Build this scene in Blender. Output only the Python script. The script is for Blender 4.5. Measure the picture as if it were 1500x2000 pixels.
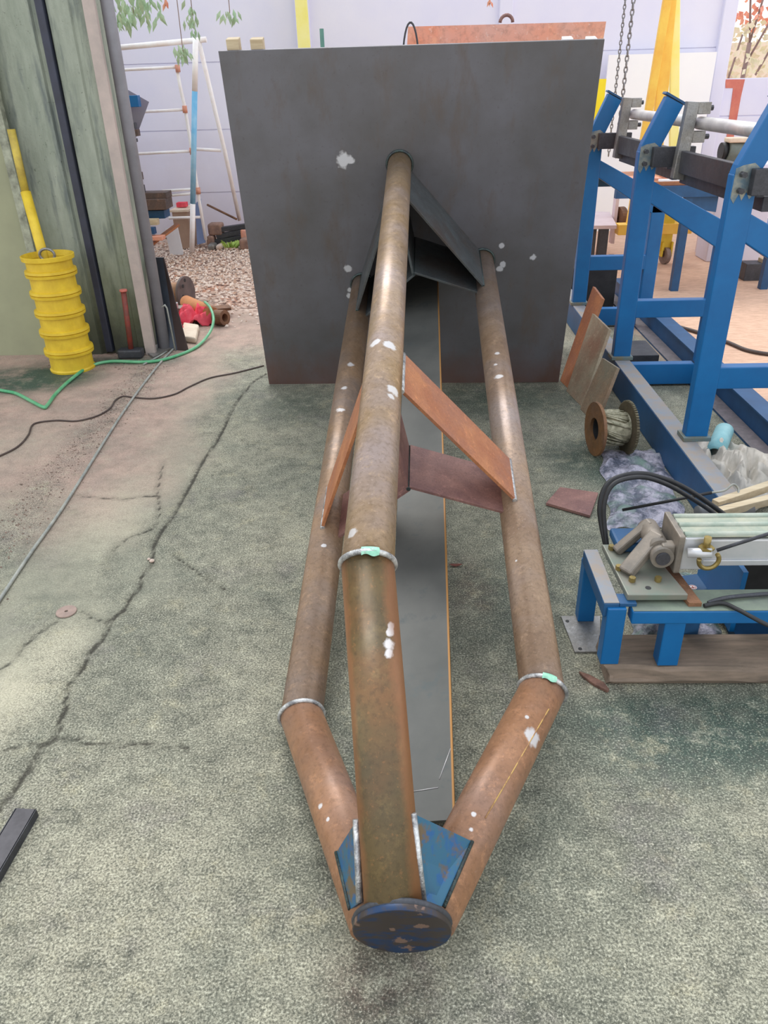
import bpy, math, random
import numpy as np
from mathutils import Vector, Matrix
R = math.radians
random.seed(7); rng = np.random.default_rng(7)
for o in list(bpy.data.objects): bpy.data.objects.remove(o, do_unlink=True)
SC = bpy.context.scene
COL = SC.collection

# ------------------------------------------------------------------ camera
F = 1490.0; H = 1.53
Yc = Vector((40, -835, F)).normalized()
Zc = -Vector((75, (F*F+3000)/835.0, F)).normalized()
Xc = Yc.cross(Zc) * -1
if Xc.x < 0: Xc = -Xc
MW = Matrix((Xc, Yc, Zc))                       # camera axes (right, down, forward) -> world
EYE = Vector((0, 0, H))
cam = bpy.data.cameras.new('camera'); camo = bpy.data.objects.new('camera', cam); COL.objects.link(camo)
cam.sensor_fit = 'VERTICAL'; cam.sensor_height = 36; cam.lens = 36*F/2000
cam.clip_start = .05; cam.clip_end = 200
r_ = MW @ Vector((1, 0, 0)); u_ = MW @ Vector((0, -1, 0)); b_ = MW @ Vector((0, 0, -1))
m4 = Matrix(((r_.x, u_.x, b_.x, EYE.x), (r_.y, u_.y, b_.y, EYE.y), (r_.z, u_.z, b_.z, EYE.z), (0, 0, 0, 1)))
camo.matrix_world = m4
SC.camera = camo

# ------------------------------------------------------------------ world, sun, exposure
W = bpy.data.worlds.new('sky'); SC.world = W; W.use_nodes = True
nt = W.node_tree; nt.nodes.clear()
out = nt.nodes.new('ShaderNodeOutputWorld'); bg = nt.nodes.new('ShaderNodeBackground')
tc = nt.nodes.new('ShaderNodeTexCoord'); sp = nt.nodes.new('ShaderNodeSeparateXYZ'); cr = nt.nodes.new('ShaderNodeValToRGB')
nt.links.new(tc.outputs['Generated'], sp.inputs[0]); nt.links.new(sp.outputs['Z'], cr.inputs[0])
cr.color_ramp.elements[0].color = (1.0, .99, .97, 1); cr.color_ramp.elements[1].color = (.78, .87, 1.0, 1)
nt.links.new(cr.outputs[0], bg.inputs[0]); bg.inputs[1].default_value = 1.5
nt.links.new(bg.outputs[0], out.inputs[0])
sd = bpy.data.lights.new('overcast_sun', 'SUN'); sd.energy = 1.9; sd.angle = R(35); sd.color = (1, .97, .93)
so = bpy.data.objects.new('overcast_sun', sd); COL.objects.link(so)
so.rotation_euler = Vector((-.25, .75, 1.0)).to_track_quat('Z', 'Y').to_euler()
SC.view_settings.view_transform = 'Standard'; SC.view_settings.look = 'None'
SC.view_settings.exposure = 0.0; SC.view_settings.gamma = 1; SC.view_settings.use_curve_mapping = False

# ------------------------------------------------------------------ picture ray -> point on a real plane
def ray(px, py): return MW @ Vector(((px-750)/F, (py-1000)/F, 1))
def G(px, py, z=0.0):
    v = ray(px, py); return EYE + v*((z-H)/v.z)
def YP(px, py, y):
    v = ray(px, py); return EYE + v*(y/v.y)
def XP(px, py, x):
    v = ray(px, py); return EYE + v*(x/v.x)
def ON(px, py, p0, n):
    v = ray(px, py); return EYE + v*((p0-EYE).dot(n)/v.dot(n))
V = Vector

# ------------------------------------------------------------------ materials
def srgb(c):
    return tuple(((x/255)/12.92 if x/255 <= .04045 else ((x/255+.055)/1.055)**2.4) for x in c) + (1,)
class NT:
    def __init__(s, name):
        s.m = bpy.data.materials.new(name); s.m.use_nodes = True; s.t = s.m.node_tree; s.t.nodes.clear()
        s.o = s.n('ShaderNodeOutputMaterial'); s.b = s.n('ShaderNodeBsdfPrincipled'); s.l(s.b.outputs[0], s.o.inputs[0])
        s.co = s.n('ShaderNodeTexCoord').outputs['Object']
    def n(s, t, **k):
        x = s.t.nodes.new(t)
        for a, b in k.items(): setattr(x, a, b)
        return x
    def l(s, a, b): s.t.links.new(a, b)
    def setin(s, i, v):
        if hasattr(v, 'is_linked') or isinstance(v, bpy.types.NodeSocket): s.l(v, i)
        else: i.default_value = v
    def noise(s, scale, detail=4, rough=.6, co=None, stretch=None, seed=0):
        x = s.n('ShaderNodeTexNoise'); x.inputs['Scale'].default_value = scale; x.inputs['Detail'].default_value = detail
        x.inputs['Roughness'].default_value = rough
        c = co or s.co
        mp = s.n('ShaderNodeMapping'); s.l(c, mp.inputs[0]); mp.inputs[1].default_value = (seed*3.1, seed*1.7, seed*.9)
        if stretch: mp.inputs[3].default_value = stretch
        s.l(mp.outputs[0], x.inputs['Vector']); return x.outputs[0]
    def ramp(s, f, a, b):
        x = s.n('ShaderNodeMapRange'); x.clamp = True; s.l(f, x.inputs[0]); x.inputs[1].default_value = a; x.inputs[2].default_value = b; return x.outputs[0]
    def mix(s, f, a, b, mode='MIX'):
        x = s.n('ShaderNodeMix', data_type='RGBA', blend_type=mode)
        s.setin(x.inputs[0], f); s.setin(x.inputs[6], a); s.setin(x.inputs[7], b); return x.outputs[2]
    def math(s, op, a, b=0.0):
        x = s.n('ShaderNodeMath', operation=op); s.setin(x.inputs[0], a); s.setin(x.inputs[1], b); return x.outputs[0]
    def attr(s, name):
        x = s.n('ShaderNodeAttribute'); x.attribute_name = name; return x.outputs['Fac']
    def bump(s, f, strength=.3, dist=.01):
        x = s.n('ShaderNodeBump'); x.inputs['Strength'].default_value = strength; x.inputs['Distance'].default_value = dist
        s.l(f, x.inputs['Height']); s.l(x.outputs[0], s.b.inputs['Normal'])
    def fin(s, col, rough=.6, metal=0.0):
        s.setin(s.b.inputs['Base Color'], col); s.setin(s.b.inputs['Roughness'], rough); s.setin(s.b.inputs['Metallic'], metal); return s.m
    def spots(s, col, sp, c2, k=1.0, sc=38):
        nz = s.math('MULTIPLY', s.math('SUBTRACT', s.noise(sc, 3), .5), k*2)
        for p, r in sp:
            d = s.n('ShaderNodeVectorMath', operation='DISTANCE'); s.l(s.co, d.inputs[0]); d.inputs[1].default_value = tuple(p)
            q = s.math('ADD', s.math('DIVIDE', d.outputs['Value'], r), nz)
            f = s.n('ShaderNodeMapRange'); s.l(q, f.inputs[0]); f.inputs[1].default_value = 1.12; f.inputs[2].default_value = .72; f.clamp = True
            col = s.mix(f.outputs[0], col, c2)
        return col

def simple(name, c, c2=None, sc=8, rough=.6, metal=0, bump=0, bsc=60, stretch=None, lo=.35, hi=.65):
    s = NT(name); col = srgb(c)
    if c2: col = s.mix(s.ramp(s.noise(sc, 5, .65, stretch=stretch), lo, hi), srgb(c), srgb(c2))
    if bump: s.bump(s.noise(bsc, 5), bump, .005)
    return s.fin(col, rough, metal)

def rust(name, a, b, c, sc=6, spots=None, rough=.5, metal=.25, stretch=(1, 1, 1), sc2=None):
    s = NT(name)
    col = s.mix(s.ramp(s.noise(sc, 5, .65, stretch=stretch), .38, .62), srgb(a), srgb(b))
    col = s.mix(s.ramp(s.noise(sc*.6, 4, .6, seed=2, stretch=stretch), .45, .68), col, srgb(c))
    col = s.mix(s.math('MULTIPLY', s.ramp(s.noise(sc*16, 4, .7, seed=4), .48, .8), .6), col, srgb([x*.62 for x in b]))
    col = s.mix(s.math('MULTIPLY', s.ramp(s.noise(sc*5, 6, .8, seed=6), .55, .75), .55), col, srgb([min(255, x*1.35) for x in a]))
    col = s.mix(s.math('MULTIPLY', s.ramp(s.noise(sc*22, 3, .7, seed=12), .60, .68), .18), col, srgb([min(255, x*1.45) for x in c]))
    if spots: col = s.spots(col, spots, srgb(sc2 or (215, 210, 208)))
    s.bump(s.noise(sc*14, 4), .12, .003)
    return s.fin(col, s.math('ADD', s.math('MULTIPLY', s.noise(sc*3, 3), .35), rough-.17), metal)

M = {}
M['black'] = simple('black_rubber', (26, 27, 29), (40, 40, 42), 20, .55)
M['dark_steel'] = rust('dark_steel', (70, 72, 78), (58, 59, 64), (74, 72, 76), 7, rough=.5, metal=.3)
M['grey_steel'] = rust('grey_steel', (150, 150, 150), (130, 128, 124), (140, 134, 126), 9, rough=.42, metal=.55)
M['bright_steel'] = simple('bright_steel', (226, 222, 220), (200, 196, 196), 12, .35, .45)
M['weld'] = simple('weld_bead', (226, 226, 224), (130, 130, 132), 45, .35, .6, .5, 200)
M['weld_dark'] = simple('dark_weld_bead', (70, 85, 80), (50, 52, 58), 60, .35, .5, .5, 200)
M['mint'] = simple('mint_paint', (130, 195, 165), (165, 215, 190), 60, .5)
M['plank_rust'] = rust('rusty_flat_bar', (178, 118, 78), (160, 100, 66), (150, 100, 78), 10, rough=.6, metal=.1)
M['plank_mauve'] = rust('mauve_flat_bar', (158, 118, 108), (136, 100, 94), (120, 88, 86), 9, rough=.5, metal=.2)
M['plank_dark'] = rust('dark_flat_bar', (88, 94, 96), (76, 80, 82), (84, 76, 72), 8, rough=.42, metal=.4)
M['blue'] = simple('blue_paint', (8, 102, 162), (8, 92, 150), 5, .42, 0, .05, 80)
M['dark_blue'] = simple('dusty_blue_paint', (32, 84, 128), (24, 70, 110), 6, .5)
M['dusty'] = simple('dusty_blue_top', (132, 140, 150), (150, 138, 126), 14, .75, 0, .1)
M['yellow'] = simple('yellow_paint', (228, 196, 52), (206, 172, 40), 9, .5, 0, .05)
M['orange_yellow'] = simple('orange_yellow_paint', (238, 180, 70), (246, 208, 90), 4, .55)
M['pale_yellow'] = simple('pale_yellow_paint', (246, 236, 130), (250, 244, 170), 3, .55)
M['white_pipe'] = simple('white_painted_pipe', (252, 250, 250), (244, 234, 230), 7, .5)
M['blue_pipe'] = simple('light_blue_pipe', (110, 180, 222), (170, 212, 236), 3, .5)
M['rust_dark'] = rust('rusty_scrap', (124, 88, 62), (98, 68, 50), (140, 100, 72), 12, rough=.7, metal=.1)
M['orange_rust'] = rust('orange_primer', (234, 146, 112), (216, 158, 136), (200, 176, 174), 1.6, rough=.6, metal=0)
M['wood'] = simple('weathered_wood', (140, 122, 106), (104, 92, 80), 9, .85, 0, .4, 40, (.6, 5, 5))
M['pale_wood'] = simple('pale_wood', (206, 190, 160), (180, 160, 130), 9, .8, 0, .2, 40, (.5, 5, 5))
M['green_hose'] = simple('green_hose', (70, 160, 110), (120, 185, 140), 8, .4)
M['cable'] = simple('brown_cable', (70, 58, 54), (88, 74, 68), 20, .6)
M['grey_cable'] = simple('grey_cable', (170, 170, 160), (130, 134, 130), 20, .5)
M['aluminium'] = simple('dusty_aluminium', (190, 194, 196), (206, 204, 206), 10, .35, .4)
M['alu_top'] = simple('dust_covered_aluminium', (150, 160, 146), (176, 176, 156), 18, .7, .1, .2)
M['cast'] = simple('cast_grey_metal', (142, 132, 120), (118, 112, 104), 16, .55, .35, .2)
M['brass'] = simple('brass', (168, 146, 88), (130, 116, 74), 20, .35, .7)
M['foam'] = simple('dusty_foam', (214, 190, 168), (228, 212, 190), 10, .9)
M['red_cloth'] = simple('red_cloth', (222, 52, 76), (236, 96, 110), 14, .85)
M['red_paint'] = simple('worn_red_paint', (150, 62, 50), (96, 58, 50), 12, .6)
M['cardboard'] = simple('cardboard', (178, 150, 130), (164, 136, 118), 5, .9)
M['paper'] = simple('white_paper', (240, 240, 244), (226, 226, 232), 3, .8)
M['panel_blue'] = simple('faded_blue_panel', (122, 142, 186), (146, 164, 204), 2, .7)
M['purple_sheet'] = simple('grey_sheet', (140, 138, 158), (156, 150, 166), 2, .6, .2)
M['white_board'] = simple('white_board', (250, 250, 250), (244, 244, 248), 1, .7)
M['brown_steel'] = rust('brown_steel', (120, 92, 78), (92, 74, 66), (70, 66, 68), 5, rough=.7, metal=.1)
M['brick'] = simple('broken_brick', (160, 126, 108), (120, 96, 88), 14, .95, 0, .4)
M['leaf'] = simple('green_leaf', (146, 176, 140), (190, 208, 176), 9, .6)
M['leaf_red'] = simple('red_leaf', (214, 120, 100), (232, 170, 140), 9, .6)
M['leaf_pale'] = simple('pale_leaf', (214, 214, 170), (236, 220, 200), 9, .6)
M['bark'] = simple('bark', (150, 126, 118), (130, 108, 100), 9, .9)
M['stone'] = simple('gravel', (196, 172, 152), (150, 122, 104), 9, .95)
M['stone2'] = simple('pale_gravel', (214, 200, 188), (190, 160, 140), 9, .95)
M['pink_plastic'] = simple('pinkish_trolley_top', (206, 184, 186), (220, 200, 202), 4, .6)
M['sack'] = simple('foggy_plastic_bag', (204, 196, 184), (176, 170, 158), 16, .4)
M['teal_foam'] = simple('teal_foam_roll', (120, 178, 186), (160, 204, 206), 8, .6)
M['red_marking'] = simple('red_wall_paint', (214, 132, 112), (196, 104, 96), 5, .85)

def m_film():
    s = NT('plastic_film')
    n = s.noise(11, 6, .75)
    col = s.mix(s.ramp(n, .42, .58), srgb((92, 98, 116)), srgb((196, 192, 208)))  # pale glare over the purple-dark film, painted into its colour
    col = s.mix(s.ramp(s.noise(5, 4, .6, seed=3), .5, .62), col, srgb((112, 140, 130)))
    s.bump(s.noise(22, 5, .7), .8, .02)
    m = s.fin(col, .14, 0); s.b.inputs['Alpha'].default_value = .8
    s.b.inputs['Specular IOR Level'].default_value = .7
    return m
M['film'] = m_film()

def m_plaster():
    s = NT('cream_plaster'); col = s.mix(s.ramp(s.noise(2, 5), .35, .65), srgb((164, 166, 136)), srgb((150, 152, 126)))
    s.bump(s.noise(30, 4), .1, .005); return s.fin(col, .85)
M['cream'] = m_plaster()
def m_mossy():
    s = NT('mossy_concrete')
    col = s.mix(s.ramp(s.noise(3, 6, .7, stretch=(3, 3, .7)), .35, .65), srgb((162, 168, 154)), srgb((136, 144, 130)))
    col = s.mix(s.ramp(s.noise(2.2, 5, .6, stretch=(5, 5, .8), seed=5), .52, .66), col, srgb((108, 116, 112)))
    col = s.mix(s.ramp(s.noise(40, 5, .8, seed=3), .62, .72), col, srgb((56, 62, 50)))
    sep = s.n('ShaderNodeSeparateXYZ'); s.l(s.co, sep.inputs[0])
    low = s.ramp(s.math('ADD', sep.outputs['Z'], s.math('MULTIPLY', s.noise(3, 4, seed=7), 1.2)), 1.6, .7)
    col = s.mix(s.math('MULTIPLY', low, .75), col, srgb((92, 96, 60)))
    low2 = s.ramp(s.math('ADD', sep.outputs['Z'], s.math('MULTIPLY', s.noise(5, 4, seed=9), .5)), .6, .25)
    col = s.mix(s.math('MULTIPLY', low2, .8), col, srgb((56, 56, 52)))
    s.bump(s.noise(25, 6, .7), .4, .01); return s.fin(col, .9)
M['mossy'] = m_mossy()
def m_wall():
    s = NT('lavender_precast_wall')
    col = s.mix(s.ramp(s.noise(1.2, 4), .35, .65), srgb((222, 222, 243)), srgb((230, 229, 244)))
    sep = s.n('ShaderNodeSeparateXYZ'); s.l(s.co, sep.inputs[0])
    low = s.ramp(s.math('ADD', sep.outputs['Z'], s.math('MULTIPLY', s.noise(2, 4, seed=7), 1.0)), 1.7, .5)
    col = s.mix(s.math('MULTIPLY', low, .6), col, srgb((196, 184, 190)))
    s.bump(s.noise(12, 5), .15, .01); return s.fin(col, .85)
M['wall'] = m_wall()

def m_floor():
    s = NT('stained_concrete_floor')
    big = s.noise(1.3, 5, .6); med = s.noise(7, 5, .65, seed=2); fine = s.noise(190, 3, .75, seed=3); grain = s.noise(75, 5, .8, seed=8)
    base = s.mix(s.ramp(big, .38, .62), srgb((166, 161, 140)), srgb((124, 125, 110)))
    base = s.mix(s.math('MULTIPLY', s.ramp(med, .4, .62), .5), base, srgb((158, 156, 136)))
    pink = s.mix(s.ramp(med, .35, .65), srgb((190, 160, 144)), srgb((166, 144, 130)))
    base = s.mix(s.attr('pink'), base, pink)
    base = s.mix(s.attr('pale'), base, srgb((206, 198, 172)))
    oil = s.math('MULTIPLY', s.attr('oil'), s.ramp(s.noise(5, 5, .7, seed=5), .2, .5))
    base = s.mix(oil, base, srgb((52, 76, 64)))
    base = s.mix(s.math('MULTIPLY', s.attr('rusty'), s.ramp(s.noise(9, 5, .7, seed=6), .35, .6)), base, srgb((84, 62, 54)))
    # worn aggregate speckle
    sm = s.math('SUBTRACT', 1.0, s.math('MULTIPLY', s.attr('smooth'), .75))
    dk = s.math('MULTIPLY', s.ramp(fine, .53, .40), sm); dk2 = s.math('MULTIPLY', s.ramp(grain, .50, .36), sm)
    lt = s.math('MULTIPLY', s.ramp(fine, .55, .70), sm)
    cl = s.noise(15, 10, .84, seed=21); cl2 = s.noise(9, 6, .75, seed=22); cl3 = s.noise(3.2, 4, .6, seed=23)
    dens = s.ramp(cl3, .3, .7)
    base = s.mix(s.math('MULTIPLY', s.math('MULTIPLY', s.ramp(cl2, .55, .68), sm), .55), base, srgb((188, 180, 148)))
    base = s.mix(s.math('MULTIPLY', s.math('MULTIPLY', s.ramp(s.noise(2.4, 5, .7, seed=24), .54, .68), sm), .4), base, srgb((104, 112, 100)))
    base = s.mix(s.math('MULTIPLY', s.math('MULTIPLY', s.ramp(s.noise(4.2, 5, .7, seed=25), .56, .70), sm), .4), base, srgb((118, 108, 112)))
    base = s.mix(s.math('MULTIPLY', s.math('MULTIPLY', s.ramp(cl, .50, .38), sm), .62), base, srgb((58, 62, 54)))
    base = s.mix(s.math('MULTIPLY', s.math('MULTIPLY', s.ramp(cl, .53, .64), sm), .55), base, srgb((206, 202, 176)))
    base = s.mix(s.math('MULTIPLY', dk, .72), base, srgb((54, 57, 48)))
    base = s.mix(s.math('MULTIPLY', dk2, .4), base, srgb((50, 54, 46)))
    base = s.mix(s.math('MULTIPLY', lt, .62), base, srgb((232, 230, 208)))
    tan = s.mix(s.ramp(s.noise(14, 5, .7, seed=4, stretch=(1, 4, 1)), .4, .6), srgb((224, 184, 156)), srgb((204, 164, 138)))
    base = s.mix(s.attr('tan'), base, tan)
    v = s.n('ShaderNodeTexVoronoi'); v.inputs['Scale'].default_value = 26; s.l(s.co, v.inputs['Vector'])
    gsep = s.n('ShaderNodeSeparateColor'); s.l(v.outputs['Color'], gsep.inputs[0])
    gr = s.mix(gsep.outputs[0], srgb((186, 150, 128)), srgb((238, 220, 204)))
    gr = s.mix(s.ramp(s.noise(3, 4, .6, seed=11), .5, .65), gr, srgb((196, 140, 110)))
    gr = s.mix(s.ramp(v.outputs['Distance'], .35, .75), gr, srgb((112, 84, 72)))
    base = s.mix(s.attr('gravel'), base, gr)
    # cracks: thresholded distance with ragged edge
    cd = s.math('ADD', s.attr('crackd'), s.math('MULTIPLY', s.math('SUBTRACT', s.noise(45, 4, .7, seed=9), .5), .022))
    ck = s.ramp(cd, .011, .003)
    halo = s.math('MULTIPLY', s.ramp(cd, .03, .0), .35)
    base = s.mix(halo, base, srgb((96, 94, 80)))
    base = s.mix(s.math('MULTIPLY', ck, .85), base, srgb((50, 46, 38)))
    hh = s.math('SUBTRACT', s.math('ADD', s.math('MULTIPLY', fine, s.math('MULTIPLY', sm, .35)), s.math('MULTIPLY', s.noise(16, 5, .7, seed=13), .4)), s.math('MULTIPLY', ck, 1.2))
    hh = s.math('ADD', hh, s.math('MULTIPLY', s.attr('gravel'), s.math('MULTIPLY', v.outputs['Distance'], -2.0)))
    s.bump(hh, .45, .012)
    return s.fin(base, s.math('SUBTRACT', .88, s.math('MULTIPLY', oil, .3)))
M['floor'] = m_floor()

# ------------------------------------------------------------------ mesh builder
class MB:
    def __init__(s): s.v = []; s.f = []; s.sm = []
    def add(s, vs, fs, smooth=False):
        n = len(s.v); s.v += [tuple(v) for v in vs]; s.f += [tuple(i+n for i in f) for f in fs]; s.sm += [smooth]*len(fs); return s
    def box(s, a, b):
        x0, y0, z0 = a; x1, y1, z1 = b
        return s.hexa([(x0, y0, z0), (x1, y0, z0), (x1, y1, z0), (x0, y1, z0), (x0, y0, z1), (x1, y0, z1), (x1, y1, z1), (x0, y1, z1)])
    def hexa(s, p): return s.add(p, [(0, 3, 2, 1), (4, 5, 6, 7), (0, 1, 5, 4), (1, 2, 6, 5), (2, 3, 7, 6), (3, 0, 4, 7)])
    def obox(s, c, ax, ay, az):
        c, ax, ay, az = map(V, (c, ax, ay, az))
        return s.hexa([c-ax-ay-az, c+ax-ay-az, c+ax+ay-az, c-ax+ay-az, c-ax-ay+az, c+ax-ay+az, c+ax+ay+az, c-ax+ay+az])
    def bar(s, p, q, w, h, up=(0, 0, 1)):
        p, q, up = V(p), V(q), V(up); d = (q-p); L = d.length; d.normalize()
        sd_ = d.cross(up)
        if sd_.length < 1e-4: sd_ = d.cross(V((0, 1, 0)))
        sd_.normalize(); u2 = sd_.cross(d).normalized()
        return s.obox((p+q)/2, d*L/2, sd_*w/2, u2*h/2)
    def prism(s, pts, t):            # pts: planar 3D polygon, t: thickness vector
        n = len(pts); t = V(t); a = [V(p) for p in pts]; b = [p+t for p in a]
        fs = [tuple(range(n))[::-1], tuple(range(n, 2*n))] + [(i, (i+1) % n, n+(i+1) % n, n+i) for i in range(n)]
        return s.add(a+b, fs)
    def tube(s, pts, r, n=14, cap=True, smooth=True, closed=False):
        P = [V(p) for p in pts]; k = len(P)
        rr = r if hasattr(r, '__len__') else [r]*k
        T = []
        for i in range(k):
            if closed: a = P[(i+1) % k]-P[i-1]
            elif i == 0: a = P[1]-P[0]
            elif i == k-1: a = P[-1]-P[-2]
            else: a = (P[i+1]-P[i]).normalized()+(P[i]-P[i-1]).normalized()
            T.append(a.normalized())
        u = T[0].orthogonal().normalized(); vs = []; fs = []
        for i in range(k):
            u = (u-T[i]*u.dot(T[i])).normalized(); w = T[i].cross(u)
            sc = 1.0
            if 0 < i < k-1 and not closed:
                c_ = max(.3, T[i].dot((P[i]-P[i-1]).normalized())); ax = T[i].cross((P[i]-P[i-1]).normalized())
            for j in range(n):
                a = 2*math.pi*j/n; d = u*math.cos(a)+w*math.sin(a)
                if 0 < i < k-1 and not closed and ax.length > 1e-5:
                    e = ax.normalized().cross(T[i]); m = d.dot(e); d = d+e*m*(1/c_-1)
                vs.append(P[i]+d*rr[i])
        for i in range(k if closed else k-1):
            for j in range(n):
                a = i*n+j; b = i*n+(j+1) % n; c = ((i+1) % k)*n+(j+1) % n; d = ((i+1) % k)*n+j
                fs.append((a, b, c, d))
        s.add(vs, fs, smooth)
        if cap and not closed:
            m = len(s.v)-k*n
            s.f += [tuple(m+j for j in range(n))[::-1], tuple(m+(k-1)*n+j for j in range(n))]; s.sm += [False, False]
        return s
    def lathe(s, prof, c, ax=(0, 0, 1), n=32, smooth=False):
        c, ax = V(c), V(ax).normalized(); u = ax.orthogonal().normalized(); w = ax.cross(u); vs = []; fs = []
        for r, z in prof:
            for j in range(n):
                a = 2*math.pi*j/n; vs.append(c+ax*z+(u*math.cos(a)+w*math.sin(a))*r)
        for i in range(len(prof)-1):
            for j in range(n): fs.append((i*n+j, i*n+(j+1) % n, (i+1)*n+(j+1) % n, (i+1)*n+j))
        return s.add(vs, fs, smooth)
    def cyl(s, p, q, r, n=20, smooth=True): return s.tube([p, q], r, n, True, smooth)
    def grid(s, fn, nu, nv, smooth=True):
        vs = [fn(i/nu, j/nv) for i in range(nu+1) for j in range(nv+1)]
        fs = [(i*(nv+1)+j, (i+1)*(nv+1)+j, (i+1)*(nv+1)+j+1, i*(nv+1)+j+1) for i in range(nu) for j in range(nv)]
        return s.add(vs, fs, smooth)
    def build(s, name, m, parent=None, bev=0, origin=None, subd=0, solid=0):
        me = bpy.data.meshes.new(name)
        if parent is not None: og = V(parent['_o'])
        else: og = V(origin) if origin is not None else V((sum(v[0] for v in s.v)/len(s.v), sum(v[1] for v in s.v)/len(s.v), min(v[2] for v in s.v)))
        me.from_pydata([V(v)-og for v in s.v], [], s.f)
        me.polygons.foreach_set('use_smooth', s.sm); me.materials.append(m if not isinstance(m, str) else M[m]); me.update()
        import bmesh
        bm = bmesh.new(); bm.from_mesh(me); bmesh.ops.recalc_face_normals(bm, faces=bm.faces); bm.to_mesh(me); bm.free()
        o = bpy.data.objects.new(name, me); COL.objects.link(o)
        if parent is not None: o.parent = parent
        else: o.location = og
        o['_o'] = list(og)
        if solid:
            k = o.modifiers.new('thickness', 'SOLIDIFY'); k.thickness = solid
        if bev:
            k = o.modifiers.new('bevel', 'BEVEL'); k.width = bev; k.segments = 2; k.limit_method = 'ANGLE'
        return o
def tag(o, label, cat, group=None, kind=None):
    o['label'] = label; o['category'] = cat
    if group: o['group'] = group
    if kind: o['kind'] = kind
    return o
def thing(name, loc, label, cat, group=None):
    o = bpy.data.objects.new(name, None); COL.objects.link(o); o.location = loc; o['_o'] = list(loc); o.empty_display_size = .05
    return tag(o, label, cat, group)
def struct(o): o['kind'] = 'structure'; return o
def curve_pts(P, n=8):
    P = [V(p) for p in P]; out_ = []
    for i in range(len(P)-1):
        p0 = P[max(i-1, 0)]; p1 = P[i]; p2 = P[i+1]; p3 = P[min(i+2, len(P)-1)]
        for k in range(n):
            t = k/n
            out_.append(.5*((2*p1)+(p2-p0)*t+(2*p0-5*p1+4*p2-p3)*t*t+(3*p1-p0-3*p2+p3)*t**3))
    return out_+[P[-1]]

# ------------------------------------------------------------------ floor
def axis(segs):
    a = []
    for lo, hi, st in segs: a += list(np.arange(lo, hi-1e-6, st))
    return np.array(a+[segs[-1][1]])
xs = axis([(-7, -3, .25), (-3, 1.7, .016), (1.7, 8, .12)]); ys = axis([(-3, .4, .2), (.4, 5.2, .016), (5.2, 12.5, .1)])
Xg, Yg = np.meshgrid(xs, ys); PX, PY = Xg.ravel(), Yg.ravel()
def gpl(l): return [tuple(G(*p))[:2] for p in l]
cracks = [gpl([(520, 730), (495, 745), (462, 785), (440, 830), (425, 860), (388, 915), (365, 960), (330, 1020), (310, 1045), (297, 1100), (272, 1150), (245, 1190), (215, 1215), (200, 1250), (165, 1300), (140, 1330), (130, 1380), (113, 1430), (80, 1460), (60, 1500), (30, 1540), (-10, 1590)]),
          gpl([(115, 1440), (150, 1442), (175, 1452), (240, 1458), (300, 1454), (345, 1455), (380, 1468)]),
          gpl([(318, 905), (308, 960), (312, 1000), (300, 1032), (250, 1050), (225, 1070), (205, 1100)]),
          gpl([(113, 1212), (70, 1240), (30, 1285), (-10, 1310)]), gpl([(160, 1195), (205, 1216)]), gpl([(-5, 1468), (50, 1455), (100, 1450)]),
          gpl([(312, 968), (240, 975), (150, 968)]), gpl([(340, 1085), (390, 1120), (440, 1150)]), gpl([(1190, 1583), (1460, 1581)])]
cd = np.full(PX.shape, .2)
for c_ in cracks:
    c2 = []
    for a, b in zip(c_, c_[1:]):
        c2.append(a); c2.append(((a[0]+b[0])/2+rng.normal(0, .006), (a[1]+b[1])/2+rng.normal(0, .006)))
    c2.append(c_[-1])
    for (ax, ay), (bx, by) in zip(c2, c2[1:]):
        dx, dy = bx-ax, by-ay; t = np.clip(((PX-ax)*dx+(PY-ay)*dy)/(dx*dx+dy*dy+1e-9), 0, 1)
        w = .0 if c_ is cracks[0] else (.0075 if c_ is cracks[-1] else .0035)
        cd = np.minimum(cd, np.hypot(PX-ax-t*dx, PY-ay-t*dy)+w)
def sstep(x, a, b):
    t = np.clip((x-a)/(b-a), 0, 1); return t*t*(3-2*t)
def blob(px, py, rx, ry, soft=.6, rot=0):
    c = G(px, py); dx, dy = PX-c.x, PY-c.y
    q = np.hypot((dx*math.cos(rot)+dy*math.sin(rot))/rx, (-dx*math.sin(rot)+dy*math.cos(rot))/ry); return 1-sstep(q, 1-soft, 1+soft*.3)
wob = .12*np.sin(PX*3.1+PY*1.7)+.07*np.sin(PX*7.3-PY*5.1)+.04*np.sin(PX*17+PY*13)
mainx = np.interp(PY, [p[1] for p in cracks[0]][::-1], [p[0] for p in cracks[0]][::-1])
pink = sstep(mainx-PX+wob*.6, -.05, .5)*sstep(PY+wob, 2.1, 3.3)*(PX < .2)
pink = np.maximum(pink, sstep(PY+wob, 4.5, 5.1)*(PX < 1.0))
gravel = sstep(PY+wob*2+(PX+1.5)*.2, 5.7, 6.4)*(1-sstep(PX, .6, 1.3))
tan = sstep(PX+wob*.6, 1.45, 1.9)*sstep(PY+wob+(PX-1.5)*.6, 3.6, 4.4)
tan = np.maximum(tan, sstep(PY, 5.6, 6.4)*sstep(PX, .6, 1.3))
smooth = sstep(mainx-PX+wob, .0, .25)*.85
rough_band = gpl([(300, 715), (180, 850), (100, 930), (0, 1080)])
bx_ = np.interp(PY, [p[1] for p in rough_band][::-1], [p[0] for p in rough_band][::-1])
smooth = smooth*(1-np.exp(-((PX-bx_)/.10)**2)*.95)
smooth = np.maximum(smooth, pink*.6*(1-np.exp(-((PX-bx_)/.10)**2)))
pale = blob(40, 1340, .16, .45, .8, -.2)*.7+blob(230, 1010, .22, .5, .9)*.35+blob(30, 870, .3, .4, .9)*.2+blob(1340, 1850, .2, .15, .9)*.3+blob(280, 1800, .3, .3, .9)*.3
pale = pale*(cd > .006)
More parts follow.
